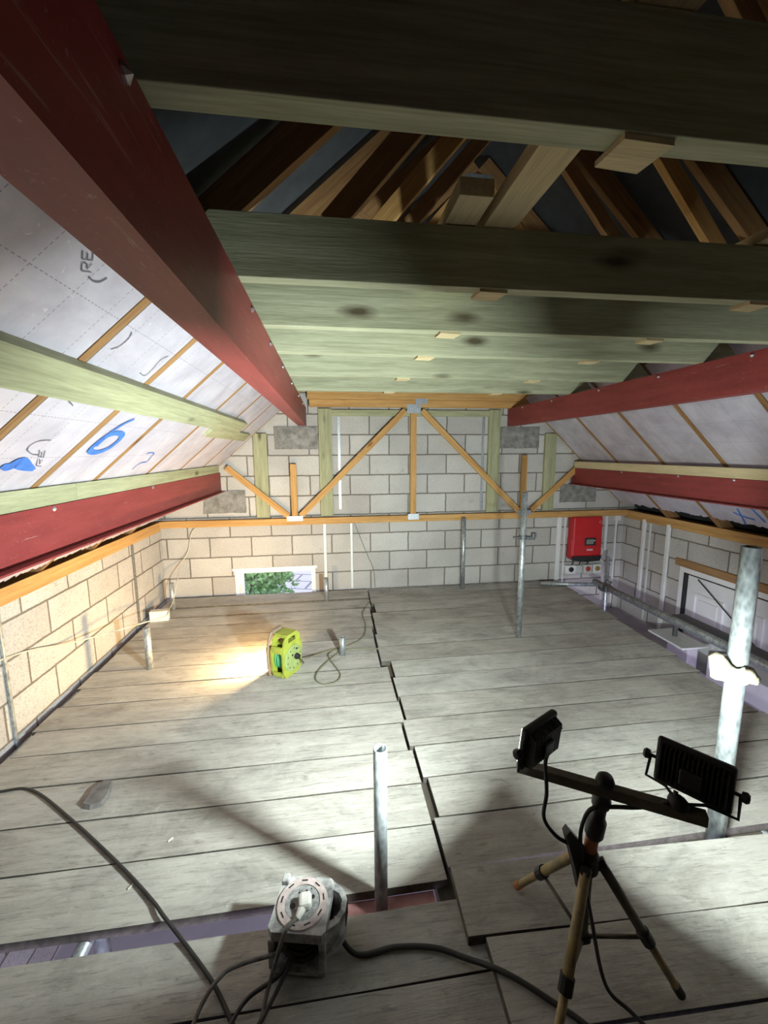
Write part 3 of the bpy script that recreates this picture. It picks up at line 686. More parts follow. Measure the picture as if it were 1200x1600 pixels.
# near boards, left of the joint (beyond the lilac gap) and right (lapped slightly higher)
NL = [(1.047, 1.262), (0.815, 1.040), (0.58, 0.81), (0.345, 0.575), (0.11, 0.34), (-0.125, 0.105), (-0.36, -0.13)]
for i, (a, b) in enumerate(NL[:4]):
    board(-1.80, 0.50, a, b, 0.0, ['scratched scaffold board carrying the dusty cable reel, nearest side of the lilac gap', 'scaffold board across the bottom left edge of the photo', 'scaffold board at the camera feet, left', 'rearmost left scaffold board behind the camera feet'][i], 70+i)
NR = [(1.112, 1.352), (0.868, 1.105), (0.631, 0.861), (0.39, 0.625)]
for i, (a, b) in enumerate(NR):
    board((0.43, 0.48, 0.46, 0.48)[i], 2.9, a, b, 0.040, ['raised scaffold board under the orange tripod foot', 'scaffold board under the dark right tripod leg', 'scaffold board across the bottom right corner of the photo', 'rearmost right scaffold board by the camera feet'][i], 90+i, -0.036)
struct(MB().box2((XL+0.05, YF+0.01, -0.04), (XR-0.3, 0.335, 0.0)).build('floor', 'board'))
# scaffold tubes that carry the boards
def tube_obj(name, pts, r, mat, label, cat, group=None, n=16, hollow=False):
    mb = MB()
    if hollow:
        p0, p1 = V(pts[0]), V(pts[-1]); ax = p1-p0; L = ax.length
        mb.lathe([(r*0.80, 0), (r, 0), (r, L), (r*0.86, L), (r*0.86, L-0.16), (0.0, L-0.16)], p0, ax, 24)
    else: mb.tube(pts, r, n)
    o = mb.build(name, mat, smooth=False)
    for p in o.data.polygons: p.use_smooth = len(p.vertices) == 4 and abs(p.area) > 0
    return tag(o, label, cat, group)
for x, lb in ((-1.845, 'in the slot between boards and left wall'), (-0.9, 'hidden under the left boards'), (1.9, 'under the right boards')):
    z = -0.0635 if x > -1.8 else -0.075
    tube_obj('scaffold_tube', [(x, 0.0 if x > -1.8 else 0.2, z), (x, 4.74, z)], 0.0242, 'galv', 'scaffold tube running lengthwise ' + lb, 'scaffold tube', 'scaffold tubes')
tag(timber('joint_shade_timber', (0.445, 0.3, -0.075), (0.445, 4.70, -0.075), 0.13, 0.07, 'gapshade'), 'added dark timber shading the centre joint between the board rows', 'timber')  # added under the centre joint so its slots stay dark
# legs below platform
for i, (x, y, lb) in enumerate(((-0.86, 1.30, 'pale upright seen below through the lilac gap'),)):
    tube_obj('scaffold_tube', [(x-0.03, y+0.12, ZG), (x-0.03, y+0.12, -0.1)], 0.0242, 'galv', lb, 'scaffold tube', None)
# pink lit steel in the gap
tag(timber('gap_shade_timber', (0.56, 1.372, -0.087), (2.95, 1.372, -0.085), 0.10, 0.085, 'gapshade'), 'added dark timber shading the gap beside the thick pole', 'timber')  # added strip, hides the lit floor below so the gap looks shaded
tag(MB().box2((-0.06, 1.264, -0.052), (0.365, 1.272, -0.022)).box2((-0.06, 1.264, -0.060), (0.365, 1.345, -0.052)).build('steel_angle', 'pinksteel'), 'pink steel angle edge showing in the gap beside the short pole', 'steel angle')

# ------------------------------------------------------------------ poles
def pole(x, y, h, r, label, z0=-0.02, lean=(0, 0), grp=None):
    return tube_obj('scaffold_pole', [(x, y, z0), (x+lean[0], y+lean[1], h)], r, 'galv', label, 'scaffold pole', grp, hollow=True)
pole(0.153, 1.297, 0.628, 0.0245, 'short open-ended steel pole standing in the foreground gap', -0.051)
pole(1.645, 3.29, 1.305, 0.0245, 'tall thin steel pole with a clamp in the middle of the right boards', 0.0)
pole(1.617, 1.352, 1.285, 0.0345, 'thick bright galvanised pole at the right edge with cream wrap', -0.12)
pole(-1.415, 3.19, 0.335, 0.0245, 'short steel pole stub on the left boards near the wall', 0.0)
pole(-1.675, 4.42, 0.30, 0.0245, 'short pole stub in the far left corner by the white socket box', 0.0)
pole(-0.063, 4.455, 0.27, 0.0245, 'short pole stub to the right of the small window', 0.0)
pole(0.073, 3.20, 0.155, 0.0245, 'very short pole stub beside the green reel and looped cable', 0.0)
pole(1.568, 4.63, 0.875, 0.0245, 'dark steel pole against the end wall, right of centre', 0.0)
# clamp on the tall pole
cl = thing('pole_clamp', (1.645, 3.29, 0.88), 'small steel scaffold coupler clamped on the tall thin pole', 'scaffold coupler')
MB().lathe([(0.026, 0), (0.034, 0), (0.034, 0.035), (0.026, 0.035), (0.026, 0)], (1.645, 3.29, 0.90), V((0, 0, 1)), 20).build('collar', 'darkmetal', cl)
MB().box2((1.56, 3.275, 0.908), (1.615, 3.305, 0.926), 0.003).build('bolt_lug', 'darkmetal', cl)
MB().box2((1.675, 3.27, 0.895), (1.75, 3.31, 0.925), 0.005).box2((1.725, 3.27, 0.915), (1.76, 3.31, 0.955), 0.005).build('wing_nut', 'darkmetal', cl)
# cream wrap on the thick pole
wr = MB()
segs = 28
ringA = []; 
for zi, (r0, z0) in enumerate(((0.036, 0.735), (0.062, 0.745), (0.070, 0.775), (0.052, 0.80), (0.036, 0.79))):
    row = []
    for k in range(segs):
        a = 2*PI*k/segs; rr = r0 + (0.022*noise.noise(V((math.cos(a)*2, math.sin(a)*2, zi*0.6))) if r0 > 0.04 else 0); 
        if r0 > 0.04: rr += 0.028*max(0, math.cos(a-2.9))**4
        zz = z0 + 0.02*noise.noise(V((math.cos(a)*1.5, math.sin(a)*1.5, 5+zi*0.3))) + (0.045*max(0, math.cos(a-2.9))**3 if zi in (2, 3) else 0)
        row.append(wr.bm.verts.new((1.617+rr*math.cos(a), 1.352+rr*math.sin(a), zz)))
    ringA.append(row)
for a, b in zip(ringA, ringA[1:]+ringA[:1]):
    for k in range(segs): wr.bm.faces.new((a[k], a[(k+1) % segs], b[(k+1) % segs], b[k]))
tag(wr.build('pole_wrap', 'rag', smooth=True), 'torn cream foam wrap around the thick pole at the right', 'foam wrap')

# ------------------------------------------------------------------ right side: tubes, plank, box below platform level
tube_obj('scaffold_tube', [(3.10, 1.2, 0.11), (3.10, 4.35, 0.11)], 0.034, 'galv', 'grey scaffold tube running beside the right wall, nearer one', 'scaffold tube', 'scaffold tubes')
tube_obj('scaffold_tube', [(3.19, 1.2, 0.045), (3.19, 4.40, 0.045)], 0.0242, 'galv', 'grey scaffold tube running beside the right wall, lower one', 'scaffold tube', 'scaffold tubes')
tag(MB().box2((3.24, 1.2, 0.03), (3.42, 3.42, 0.065), 0.003).build('walk_plank', 'darkmetal'), 'dark metal plank beside the tubes in front of the white door', 'metal plank')
for (x, y, z0, z1, lb) in ((3.15, 4.30, -0.9, 0.42, 'vertical tube in the far right corner under the inverter'), (3.30, 3.45, -1.0, 0.02, 'dark upright under the tubes by the white door')):
    tube_obj('scaffold_tube', [(x+0.07, y, z0), (x+0.07, y, z1)], 0.022, 'darkmetal' if y < 4 else 'galv', lb, 'scaffold tube', 'scaffold tubes')
tube_obj('scaffold_tube', [(2.55, 4.60, 0.03), (3.35, 4.42, 0.03)], 0.0242, 'galv', 'short tube crossing the far right corner', 'scaffold tube', 'scaffold tubes')
cc = thing('corner_coupler', (3.15, 4.25, 0.03), 'cluster of steel couplers where tubes meet below the inverter', 'scaffold coupler')
for (x, y, z) in ((3.12, 4.22, 0.09), (3.20, 4.30, 0.04), (3.10, 4.12, 0.10)):
    MB().box2((x-0.045, y-0.035, z-0.04), (x+0.045, y+0.035, z+0.04), 0.012).build('coupler_body', 'darkmetal', cc)
    MB().lathe([(0.008, 0), (0.008, 0.07), (0.014, 0.07), (0.014, 0.085), (0, 0.085)], (x+0.02, y, z), V((0.3, 0, 1)), 8).build('bolt', 'darkmetal', cc)
tag(MB().box2((3.385, 2.1, -0.419), (3.63, 3.10, -0.20), 0.01).build('storage_box', 'upvc'), 'long white box standing below the tubes at the right', 'box')
tag(MB().box2((3.30, 3.22, -0.80), (3.412, 3.46, -0.195), 0.008).build('timber_post_block', 'lilac'), 'grey block pier standing left of the long white box', 'block pier')
tag(MB().box2((3.22, 3.2, -0.194), (3.5, 3.62, -0.175), 0.003).build('shelf_board', 'boxgrey'), 'small pale shelf board on the block pier', 'board')
tag(MB().box2((3.42, YF+0.2, -0.95), (XR-0.001, YB-0.01, -0.42)).build('plinth_wall', 'lilac'), 'low lilac-grey inner wall leaf along the right side', 'low wall')

# ------------------------------------------------------------------ conduits on walls
def conduit(x, y, z0, z1, wd, dp, label, mat='conduit', axis='b'):
    mb = MB()
    if axis == 'b': mb.box2((x-wd/2, YB-dp, z0), (x+wd/2, YB-0.001, z1), min(wd, dp)*0.2)
    elif axis == 'r': mb.box2((XR-dp, y-wd/2, z0), (XR-0.001, y+wd/2, z1), min(wd, dp)*0.2)
    else: mb.box2((XL+0.001, y-wd/2, z0), (XL+dp, y+wd/2, z1), min(wd, dp)*0.2)
    tag(mb.build('conduit', mat), label, 'conduit', 'cable conduits on the block walls')
conduit(-0.07, 0, 0.16, 0.83, 0.035, 0.025, 'white conduit above the pole stub right of the window')
conduit(0.242, 0, 0.02, 0.83, 0.028, 0.02, 'slim white conduit near the middle of the end wall')
conduit(2.87, 0, -0.10, 0.83, 0.055, 0.03, 'wide white conduit just left of the red inverter')
conduit(2.955, 0, -0.05, 0.83, 0.018, 0.018, 'thin white pipe between wide conduit and red inverter')
conduit(3.52, 0, -0.3, 0.86, 0.035, 0.025, 'white conduit just right of the red inverter')
conduit(3.66, 0, -0.35, 0.80, 0.022, 0.022, 'thin white pipe in the corner with a small junction on top')
tag(MB().box2((3.62, YB-0.05, 0.76), (3.70, YB-0.001, 0.86), 0.008).build('junction_box', 'conduit'), 'small white junction box high in the right corner', 'junction box')
conduit(0, 4.42, -0.15, 0.83, 0.045, 0.03, 'white conduit on right wall nearest the corner', axis='r')
conduit(0, 4.33, -0.40, 0.80, 0.022, 0.02, 'thin grey conduit on right wall between the white ones', 'boxgrey', axis='r')
conduit(0, 4.06, -0.45, 0.83, 0.045, 0.03, 'white conduit on right wall nearer the white door', axis='r')
conduit(0, 4.09, -0.3, 0.80, 0.022, 0.018, 'thin grey-brown pipe on left wall near the far corner', 'dustcable', axis='l')
conduit(0, 2.47, -0.3, 0.78, 0.02, 0.018, 'thin grey pipe on left wall at the photo edge', 'galv', axis='l')

# inverter
iv = thing('solar_inverter', (3.18, YB, 0.27), 'red wall-mounted inverter with grey display, on end wall at right', 'inverter')
body = MB(); body.box2((2.995, YB-0.135, 0.33), (3.39, YB-0.005, 0.835), 0.02)
body.build('casing', 'invred', iv)
MB().box2((2.985, YB-0.125, 0.30), (3.40, YB-0.02, 0.56), 0.015).build('lower_casing', 'invred', iv)
MB().prism([(2.99, 0.335), (3.395, 0.335), (3.38, 0.275), (3.20, 0.255), (3.01, 0.285)], YB-0.14, YB-0.01, lambda u, v, d: (u, d, v)).build('base', 'black', iv)
sc_ = MB().box2((3.155, YB-0.141, 0.47), (3.305, YB-0.134, 0.57), 0.004).build('display_bezel', 'black', iv)
MB().box2((3.175, YB-0.143, 0.49), (3.27, YB-0.1405, 0.55)).build('display', 'lcd', iv)
MB().box2((3.278, YB-0.143, 0.525), (3.290, YB-0.1405, 0.540)).build('button', 'upvc', iv)
lg = MB()
for k in range(4): lg.box2((3.19+k*0.021, YB-0.138, 0.405), (3.205+k*0.021, YB-0.135, 0.424))
lg.box2((3.188, YB-0.138, 0.411), (3.27, YB-0.135, 0.416)); lg.build('maker_plate', 'upvc', iv)
em = MB(); em.tube(smooth_path([(3.335, YB-0.137, 0.765), (3.35, YB-0.137, 0.785), (3.365, YB-0.137, 0.765), (3.35, YB-0.137, 0.748), (3.335, YB-0.137, 0.765)], 3), 0.0018, 5); em.build('emblem', 'boxgrey', iv)
cc2 = MB(); cc2.tube(smooth_path([(3.40, YB-0.03, 0.9), (3.405, YB-0.06, 0.5), (3.44, YB-0.08, 0.38), (3.41, YB-0.07, 0.30), (3.50, YB-0.06, 0.22), (3.60, YB-0.06, 0.22)], 6), 0.016, 8)
tag(cc2.build('flexible_conduit', 'boxgrey', smooth=True), 'grey flexible conduit curling from the inverter right side', 'conduit')
iso = [(3.035, 'black', 'white isolator box with black switch under the inverter'), (3.27, 'redknob', 'white isolator box with red rotary switch under the inverter'), (3.40, 'yelknob', 'cream isolator box with ochre rotary switch under the inverter')]
for x, mk, lb in iso:
    wbox = 0.055 if mk != 'black' else 0.07
    t = thing('isolator', (x, YB, 0.08), lb, 'isolator switch')
    MB().box2((x-wbox, YB-0.07, 0.085), (x+wbox, YB-0.001, 0.20), 0.008).build('box', 'boxgrey' if mk == 'redknob' else 'conduit', t)
    MB().lathe([(0.032, 0), (0.032, 0.012), (0.026, 0.016), (0.0, 0.016)], (x, YB-0.07, 0.148), V((0, -1, 0)), 16).build('rotary_switch', mk, t)
tag(MB().box2((3.115, YB-0.05, 0.085), (3.205, YB-0.001, 0.19), 0.006).build('meter_box', 'boxgrey'), 'small pale meter box between the black and red switches', 'meter')
for x in (3.06, 3.16, 3.27):
    tag(MB().tube(smooth_path([(x, YB-0.05, 0.27), (x+0.01, YB-0.055, 0.24), (x+0.0, YB-0.04, 0.20)], 4), 0.006, 6).build('inverter_lead', 'cable'), {3.06: 'left black lead below the inverter', 3.16: 'middle black lead below the inverter', 3.27: 'right black lead below the inverter'}[x], 'cable')

# socket box far left corner
sb = thing('socket_box', (-1.72, 4.12, 0.0), 'white double socket box lying in the far left corner', 'socket')
rz = Matrix.Rotation(0.15, 3, 'Z')
MB().box((-1.71, 4.16, 0.055), (0.17, 0.07, 0.11), rz, 0.008).build('box', 'plug', sb)
for k in (-1, 1):
    MB().box((-1.71+k*0.03, 4.122, 0.06), (0.018, 0.004, 0.03), rz).build('switch', 'upvc', sb)

# ------------------------------------------------------------------ cables on left wall and floor
def cable(pts, r, mat, label, grp=None, n=8, seg=8):
    o = MB().tube(smooth_path(pts, seg), r, n).build('cable', mat, smooth=True); return tag(o, label, 'cable', grp)
cable([(XL+0.012, 2.2, 0.55), (XL+0.012, 2.63, 0.46), (-1.80, 3.0, 0.34), (-1.55, 3.45, 0.27), (-1.42, 3.23, 0.30)][:4] + [(-1.50, 3.75, 0.20), (-1.60, 4.1, 0.12), (-1.65, 4.36, 0.12), (-1.64, 4.50, 0.3), (-1.66, 4.70, 0.42), (-1.60, YB-0.02, 0.56), (-1.56, YB-0.02, 0.74), (-1.50, YB-0.04, 0.82)], 0.0055, 'whitecable', 'thin pale cable draped from the left wall past the stubs and up the end wall')
cable([(0.28, YB-0.012, 0.82), (0.42, YB-0.012, 0.45), (0.50, YB-0.012, 0.25), (0.52, YB-0.012, 0.02)], 0.003, 'dustcable', 'fine grey wire hanging near the middle of the end wall')
cable([(-1.80, 2.03, 0.010), (-1.648, 2.036, 0.010), (-1.496, 2.022, 0.012), (-1.207, 1.82, 0.012), (-0.887, 1.569, 0.012), (-0.70, 1.41, 0.012), (-0.621, 1.33, 0.02), (-0.50, 1.22, 0.010), (-0.40, 1.12, 0.010), (-0.33, 1.03, 0.010), (-0.26, 0.93, 0.012), (-0.22, 0.80, 0.012)], 0.0065, 'cable', 'dark cable crossing the left foreground boards diagonally')
cable([(0.0, 1.17, 0.035), (0.056, 1.133, 0.010), (0.186, 1.137, 0.010), (0.312, 1.116, 0.012), (0.40, 1.071, 0.02), (0.50, 1.0, 0.050), (0.60, 0.925, 0.050), (0.70, 0.83, 0.050), (0.75, 0.70, 0.050)], 0.0085, 'cable', 'dark cable snaking from the dusty reel towards the tripod')
# tangled loops left of the dusty reel
cable([(-0.15, 1.17, 0.08), (-0.20, 1.12, 0.09), (-0.30, 1.12, 0.07), (-0.37, 1.12, 0.04), (-0.42, 1.05, 0.03), (-0.44, 0.93, 0.012), (-0.40, 0.84, 0.012), (-0.30, 0.80, 0.015), (-0.2, 0.84, 0.02), (-0.16, 0.92, 0.012)], 0.0065, 'dustcable', 'grey cable loop leaving the dusty reel on its left')
cable([(-0.14, 1.17, 0.05), (-0.19, 1.09, 0.05), (-0.29, 1.05, 0.03), (-0.34, 0.95, 0.028), (-0.33, 0.86, 0.03), (-0.27, 0.78, 0.03), (-0.38, 0.74, 0.02), (-0.50, 0.80, 0.015)], 0.0065, 'cable', 'dark cable loop hanging beside the dusty reel')
cable([(-0.46, 0.84, 0.012), (-0.36, 0.90, 0.022), (-0.26, 0.97, 0.03), (-0.20, 1.05, 0.04), (-0.13, 1.16, 0.07)], 0.0065, 'cable', 'dark cable crossing over the loops at bottom left')
cable([(-0.52, 0.86, 0.01), (-0.42, 0.84, 0.012), (-0.30, 0.865, 0.03), (-0.19, 0.84, 0.012), (-0.18, 0.76, 0.012), (-0.26, 0.74, 0.012)], 0.0075, 'dustcable', 'thick grey cable coil at the bottom edge')
# far cables
cable([(-0.22, 3.07, 0.05), (-0.12, 3.22, 0.012), (0.03, 3.30, 0.008), (0.16, 3.36, 0.008), (0.27, 3.50, 0.008), (0.31, 3.75, 0.008), (0.30, 4.0, 0.008), (0.35, 4.2, 0.008), (0.42, 4.38, 0.01)], 0.0045, 'olive', 'thin olive cable from the green reel towards the end wall')
cable([(0.38, 3.24, 0.008), (0.22, 3.27, 0.008), (0.08, 3.25, 0.008), (-0.02, 3.13, 0.010), (-0.115, 2.97, 0.008), (-0.135, 2.84, 0.008), (-0.07, 2.765, 0.008), (0.02, 2.795, 0.008), (0.045, 2.89, 0.008), (0.0, 3.03, 0.008), (-0.04, 3.14, 0.014), (-0.03, 3.22, 0.012), (0.06, 3.30, 0.016)], 0.0045, 'olive', 'thin cable looped into a teardrop beside the green reel')

# ------------------------------------------------------------------ small things on boards
mb = MB(); mb.prism([(-1.20, 1.885), (-1.155, 1.87), (-1.105, 1.885), (-1.10, 1.93), (-1.125, 2.03), (-1.17, 2.035), (-1.20, 1.99)], 0.0, 0.022, lambda u, v, d: (u, v, d))
for v in mb.bm.verts:
    if v.co.z > 0.01: v.co.x = -1.15+(v.co.x+1.15)*0.85; v.co.y = 1.955+(v.co.y-1.955)*0.9
tag(mb.build('flat_stone', 'stone'), 'dark flat stone lying on the left foreground boards', 'stone')
for i, (x, y, a, lb) in enumerate(((-0.72, 1.66, 0.8, 'pale wood shaving on a left foreground board'), (-0.80, 1.475, 1.0, 'smaller pale shaving on the next board nearer'))):
    mb = MB(); mb.box((x, y, 0.0025), (0.022, 0.006, 0.003), Matrix.Rotation(a, 3, 'Z')); tag(mb.build('wood_shaving', 'shaving'), lb, 'wood shaving')

# ------------------------------------------------------------------ generic local-frame builder
def frame(o, ax, ay):
    o = V(o); ax = V(ax).normalized(); ay = V(ay).normalized(); az = ax.cross(ay).normalized()
    return Matrix.Translation(o) @ Matrix((ax, ay, az)).transposed().to_4x4()
def fbuild(mb, F, name, mat, parent, smooth=False):
    bmesh.ops.transform(mb.bm, matrix=F, verts=mb.bm.verts); return mb.build(name, mat, parent, smooth=smooth)

# green reel (stands upright) -------------------------------------------------
GO = V((-0.365, 2.862, 0.001)); gu = V((0.54, 0.84, 0)).normalized(); gw = V((-0.84, 0.54, 0)).normalized()
F = frame(GO, gu, gw)          # local x across face, y backwards, z up
if F.to_3x3().determinant() < 0: pass
t = thing('extension_reel', (GO.x, GO.y, 0), 'lime green cable reel standing on the boards in front of the lit lamp', 'cable reel')
OUT = [(0.03, 0.0), (0.19, 0.0), (0.22, 0.05), (0.225, 0.20), (0.20, 0.29), (0.165, 0.325), (0.06, 0.325), (0.02, 0.29), (-0.005, 0.20), (0.0, 0.05)]
SLOT = [(0.065, 0.262), (0.155, 0.262), (0.15, 0.298), (0.07, 0.298)]
def ring_panel(out, hole, y0, y1):
    mb = MB(); bm = mb.bm
    import mathutils
    poly = mathutils.geometry.tessellate_polygon([[V((a, b, 0)) for a, b in out], [V((a, b, 0)) for a, b in hole]])
    allp = out+hole
    for yy in (y0, y1):
        vs = [bm.verts.new((a, yy, b)) for a, b in allp]
        for tri in poly:
            try: bm.faces.new([vs[i] for i in tri])
            except ValueError: pass
        if yy == y0: v0 = vs
        else: v1 = vs
    for st, n in ((0, len(out)), (len(out), len(hole))):
        for k in range(n):
            a = st+k; b = st+(k+1) % n; bm.faces.new((v0[a], v0[b], v1[b], v1[a]))
    return mb
fbuild(ring_panel(OUT, SLOT, 0.0, 0.012), F, 'front_panel', 'reelgreen', t)
fbuild(ring_panel(OUT, SLOT, 0.10, 0.112), F, 'back_panel', 'reelgreen', t)
mb = MB(); mb.box2((0.03, 0.012, 0.0), (0.19, 0.10, 0.012)); mb.box2((-0.003, 0.012, 0.20), (0.012, 0.10, 0.25)); mb.box2((0.0, 0.012, 0.02), (0.014, 0.10, 0.05)); mb.box2((0.21, 0.012, 0.03), (0.222, 0.10, 0.25)); mb.box2((0.05, 0.012, 0.30), (0.17, 0.10, 0.325), 0.004); mb.box2((0.05, 0.012, 0.245), (0.17, 0.10, 0.26))
fbuild(mb, F, 'side_frame', 'reelgreen', t)
mb = MB(); mb.lathe([(0.10, 0), (0.10, 0.006), (0.085, 0.010), (0.0, 0.010)], (0.112, 0.0, 0.13), V((0, -1, 0)), 32); fbuild(mb, F, 'dial', 'reelface', t)
mb = MB()
for k in range(10):
    a = 2*PI*k/10+0.2; mb.lathe([(0.005, 0), (0.005, 0.002), (0, 0.002)], (0.112+0.075*math.cos(a), -0.0102, 0.13+0.075*math.sin(a)), V((0, -1, 0)), 8)
for (a, b) in ((0.055, 0.06), (-0.03, 0.03)): mb.lathe([(0.009, 0), (0.009, 0.002), (0, 0.002)], (0.112+a*0.6, -0.0102, 0.13+b), V((0, -1, 0)), 8)
fbuild(mb, F, 'dial_holes', 'black', t)
mb = MB(); mb.lathe([(0.022, 0), (0.024, 0.012), (0.018, 0.032), (0.0, 0.036)], (0.135, -0.010, 0.135), V((0, -1, 0)), 12); fbuild(mb, F, 'plug', 'black', t)
mb = MB(); mb.tube(smooth_path([(0.135, -0.04, 0.13), (0.15, -0.055, 0.10), (0.18, -0.045, 0.06), (0.215, -0.01, 0.05), (0.24, 0.04, 0.04)], 6), 0.004, 6); fbuild(mb, F, 'plug_lead', 'cable', t, True)
mb = MB(); mb.lathe([(0.0, 0), (0.05, 0), (0.05, 0.088), (0.0, 0.088)], (0.112, 0.012, 0.13), V((0, 1, 0)), 20); fbuild(mb, F, 'drum', 'black', t)
mb = MB()
for k in range(7):
    y = 0.02+k*0.0118; rr = 0.092 - 0.004*(k % 2)
    mb.tube([(0.112+rr*math.cos(2*PI*j/28), y, 0.13+rr*math.sin(2*PI*j/28)) for j in range(29)], 0.006, 6)
fbuild(mb, F, 'wound_cable', 'greencable', t, True)

# work lamp behind the green reel ---------------------------------------------
LO = GO + gw*0.125
F = frame(LO, gu, gw)
t = thing('work_lamp', (LO.x, LO.y, 0), 'lit halogen work lamp with brown tube frame behind the green reel', 'work lamp')
mb = MB(); mb.tube(smooth_path([(0.20, 0.005, 0.012), (0.02, 0.005, 0.012), (0.0, 0.005, 0.04), (-0.005, 0.012, 0.18), (0.02, 0.018, 0.27), (0.06, 0.022, 0.32), (0.16, 0.022, 0.32), (0.20, 0.018, 0.27), (0.22, 0.012, 0.18), (0.215, 0.005, 0.04), (0.20, 0.005, 0.012)], 5), 0.010, 8); fbuild(mb, F, 'tube_frame', 'lampframe', t, True)
mb = MB(); mb.box2((0.035, 0.01, 0.04), (0.185, 0.05, 0.20), 0.01); fbuild(mb, F, 'casing', 'lampyellow', t)
mb = MB(); mb.box2((0.03, 0.05, 0.035), (0.19, 0.058, 0.05)); mb.box2((0.03, 0.05, 0.19), (0.19, 0.058, 0.205)); mb.box2((0.03, 0.05, 0.05), (0.045, 0.058, 0.19)); mb.box2((0.175, 0.05, 0.05), (0.19, 0.058, 0.19)); fbuild(mb, F, 'bezel', 'lampframe', t)
mb = MB(); mb.box2((0.046, 0.050, 0.051), (0.174, 0.054, 0.189)); fbuild(mb, F, 'lens', 'warmlens', t)
mb = MB(); mb.box2((0.06, -0.004, 0.30), (0.16, 0.03, 0.345), 0.008); fbuild(mb, F, 'handle', 'lampframe', t)
wl = area_light('halogen_light', LO + gu*0.11 + gw*0.066 + V((0, 0, 0.12)), (gw + V((0, 0, 0.10))).normalized(), 0.12, 0.12, WARM, WARM_COL)
wl.parent = t; wl.location = wl.location - t.location

# dusty reel in the foreground -------------------------------------------------
RO = V((-0.232, 1.125, 0.001)); ru = V((0.185, -0.037, 0)).normalized(); rv = V((0.037, 0.185, 0)).normalized()
F = frame(RO, ru, rv)
t = thing('extension_reel', (RO.x, RO.y, 0), 'plaster splashed grey cable reel lying flat with a white plug in it', 'cable reel')
W_, D_, H_ = 0.185, 0.175, 0.165
mb = MB(); mb.box2((0, 0, 0), (W_, D_, 0.022), 0.010)
fbuild(mb, F, 'base', 'reeldust', t)
mb = MB(); mb.prism([(0.015, 0), (W_-0.01, 0), (W_, 0.012), (W_, D_-0.012), (W_-0.012, D_), (0.03, D_), (0.005, D_-0.02), (0.0, 0.015)], H_-0.035, H_, lambda u, v, d: (u, v, d)); fbuild(mb, F, 'top_cover', 'reeldust', t)
mb = MB()
for (x, y) in ((0.0, 0.0), (W_-0.022, 0.0), (0.0, D_-0.022), (W_-0.022, D_-0.022)): mb.box2((x, y, 0.02), (x+0.022, y+0.022, H_-0.034), 0.004)
mb.box2((0.0, 0.015, 0.02), (0.008, D_-0.015, 0.045)); mb.box2((0.015, D_-0.01, 0.02), (W_-0.015, D_, H_-0.034)); mb.box2((0.0, 0.05, 0.040), (0.008, D_-0.015, H_-0.034)); mb.box2((W_-0.008, 0.015, 0.018), (W_, D_-0.015, 0.04)); mb.box2((0.015, 0.0, 0.018), (W_-0.015, 0.008, 0.03))
fbuild(mb, F, 'side_frame', 'reeldust', t)
mb = MB(); mb.box2((0.005, D_-0.035, H_), (0.030, D_-0.005, H_+0.018), 0.004); fbuild(mb, F, 'corner_lug', 'reeldust', t)
CXr, CYr = W_/2, D_/2
mb = MB(); mb.lathe([(0.058, 0.0), (0.058, 0.006), (0.082, 0.006), (0.084, 0.0), (0.058, 0.0)], (CXr, CYr, H_), V((0, 0, 1)), 40); fbuild(mb, F, 'ring', 'reelring', t)
mb = MB(); mb.lathe([(0.057, 0.0), (0.057, 0.003), (0.0, 0.004)], (CXr, CYr, H_), V((0, 0, 1)), 32); fbuild(mb, F, 'socket_disc', 'reeldisc', t)
for k in range(9):
    a = 2*PI*k/9+0.3; mb = MB().box((CXr+0.070*math.cos(a), CYr+0.070*math.sin(a), H_+0.0065), (0.004, 0.020, 0.0016), Matrix.Rotation(a, 3, 'Z')); fbuild(mb, F, 'slot', 'black', t)
for (a, b, q_) in ((0.030, 0.020, 0.012), (-0.03, -0.012, 0.016), (0.005, 0.038, 0.006), (-0.018, 0.03, 0.005), (0.02, 0.045, 0.004), (0.012, -0.03, 0.005)):
    mb = MB().lathe([(q_*0.6, 0), (q_*0.6, 0.0012), (0, 0.0012)], (CXr+a, CYr+b, H_+0.0036), V((0, 0, 1)), 8); fbuild(mb, F, 'socket_hole', 'black', t)
mb = MB(); mb.lathe([(0.0, 0), (0.05, 0), (0.05, 0.10), (0.0, 0.10)], (CXr, CYr, 0.024), V((0, 0, 1)), 24); fbuild(mb, F, 'drum', 'black', t)
mb = MB()
for k in range(6):
    rr = 0.066+0.006*(k % 2)
    mb.tube([(CXr+rr*math.cos(2*PI*j/30), CYr+rr*math.sin(2*PI*j/30), 0.034+k*0.012) for j in range(31)], 0.006, 6)
fbuild(mb, F, 'wound_cable', 'cable', t, True)
# carrying handle on the right
mb = MB(); mb.prism([(W_, 0.02), (W_+0.035, 0.045), (W_+0.052, 0.08), (W_+0.052, 0.12), (W_+0.035, 0.15), (W_, D_-0.005), (W_, D_-0.03), (W_+0.022, 0.135), (W_+0.036, 0.115), (W_+0.036, 0.085), (W_+0.022, 0.06), (W_, 0.045)], 0.05, H_-0.01, lambda u, v, d: (u, v, d)); fbuild(mb, F, 'handle', 'reeldust', t)
mb = MB()
for k in range(6): mb.box((W_+0.053, 0.082+k*0.0075, H_-0.045), (0.003, 0.003, 0.05))
fbuild(mb, F, 'handle_grip', 'black', t)
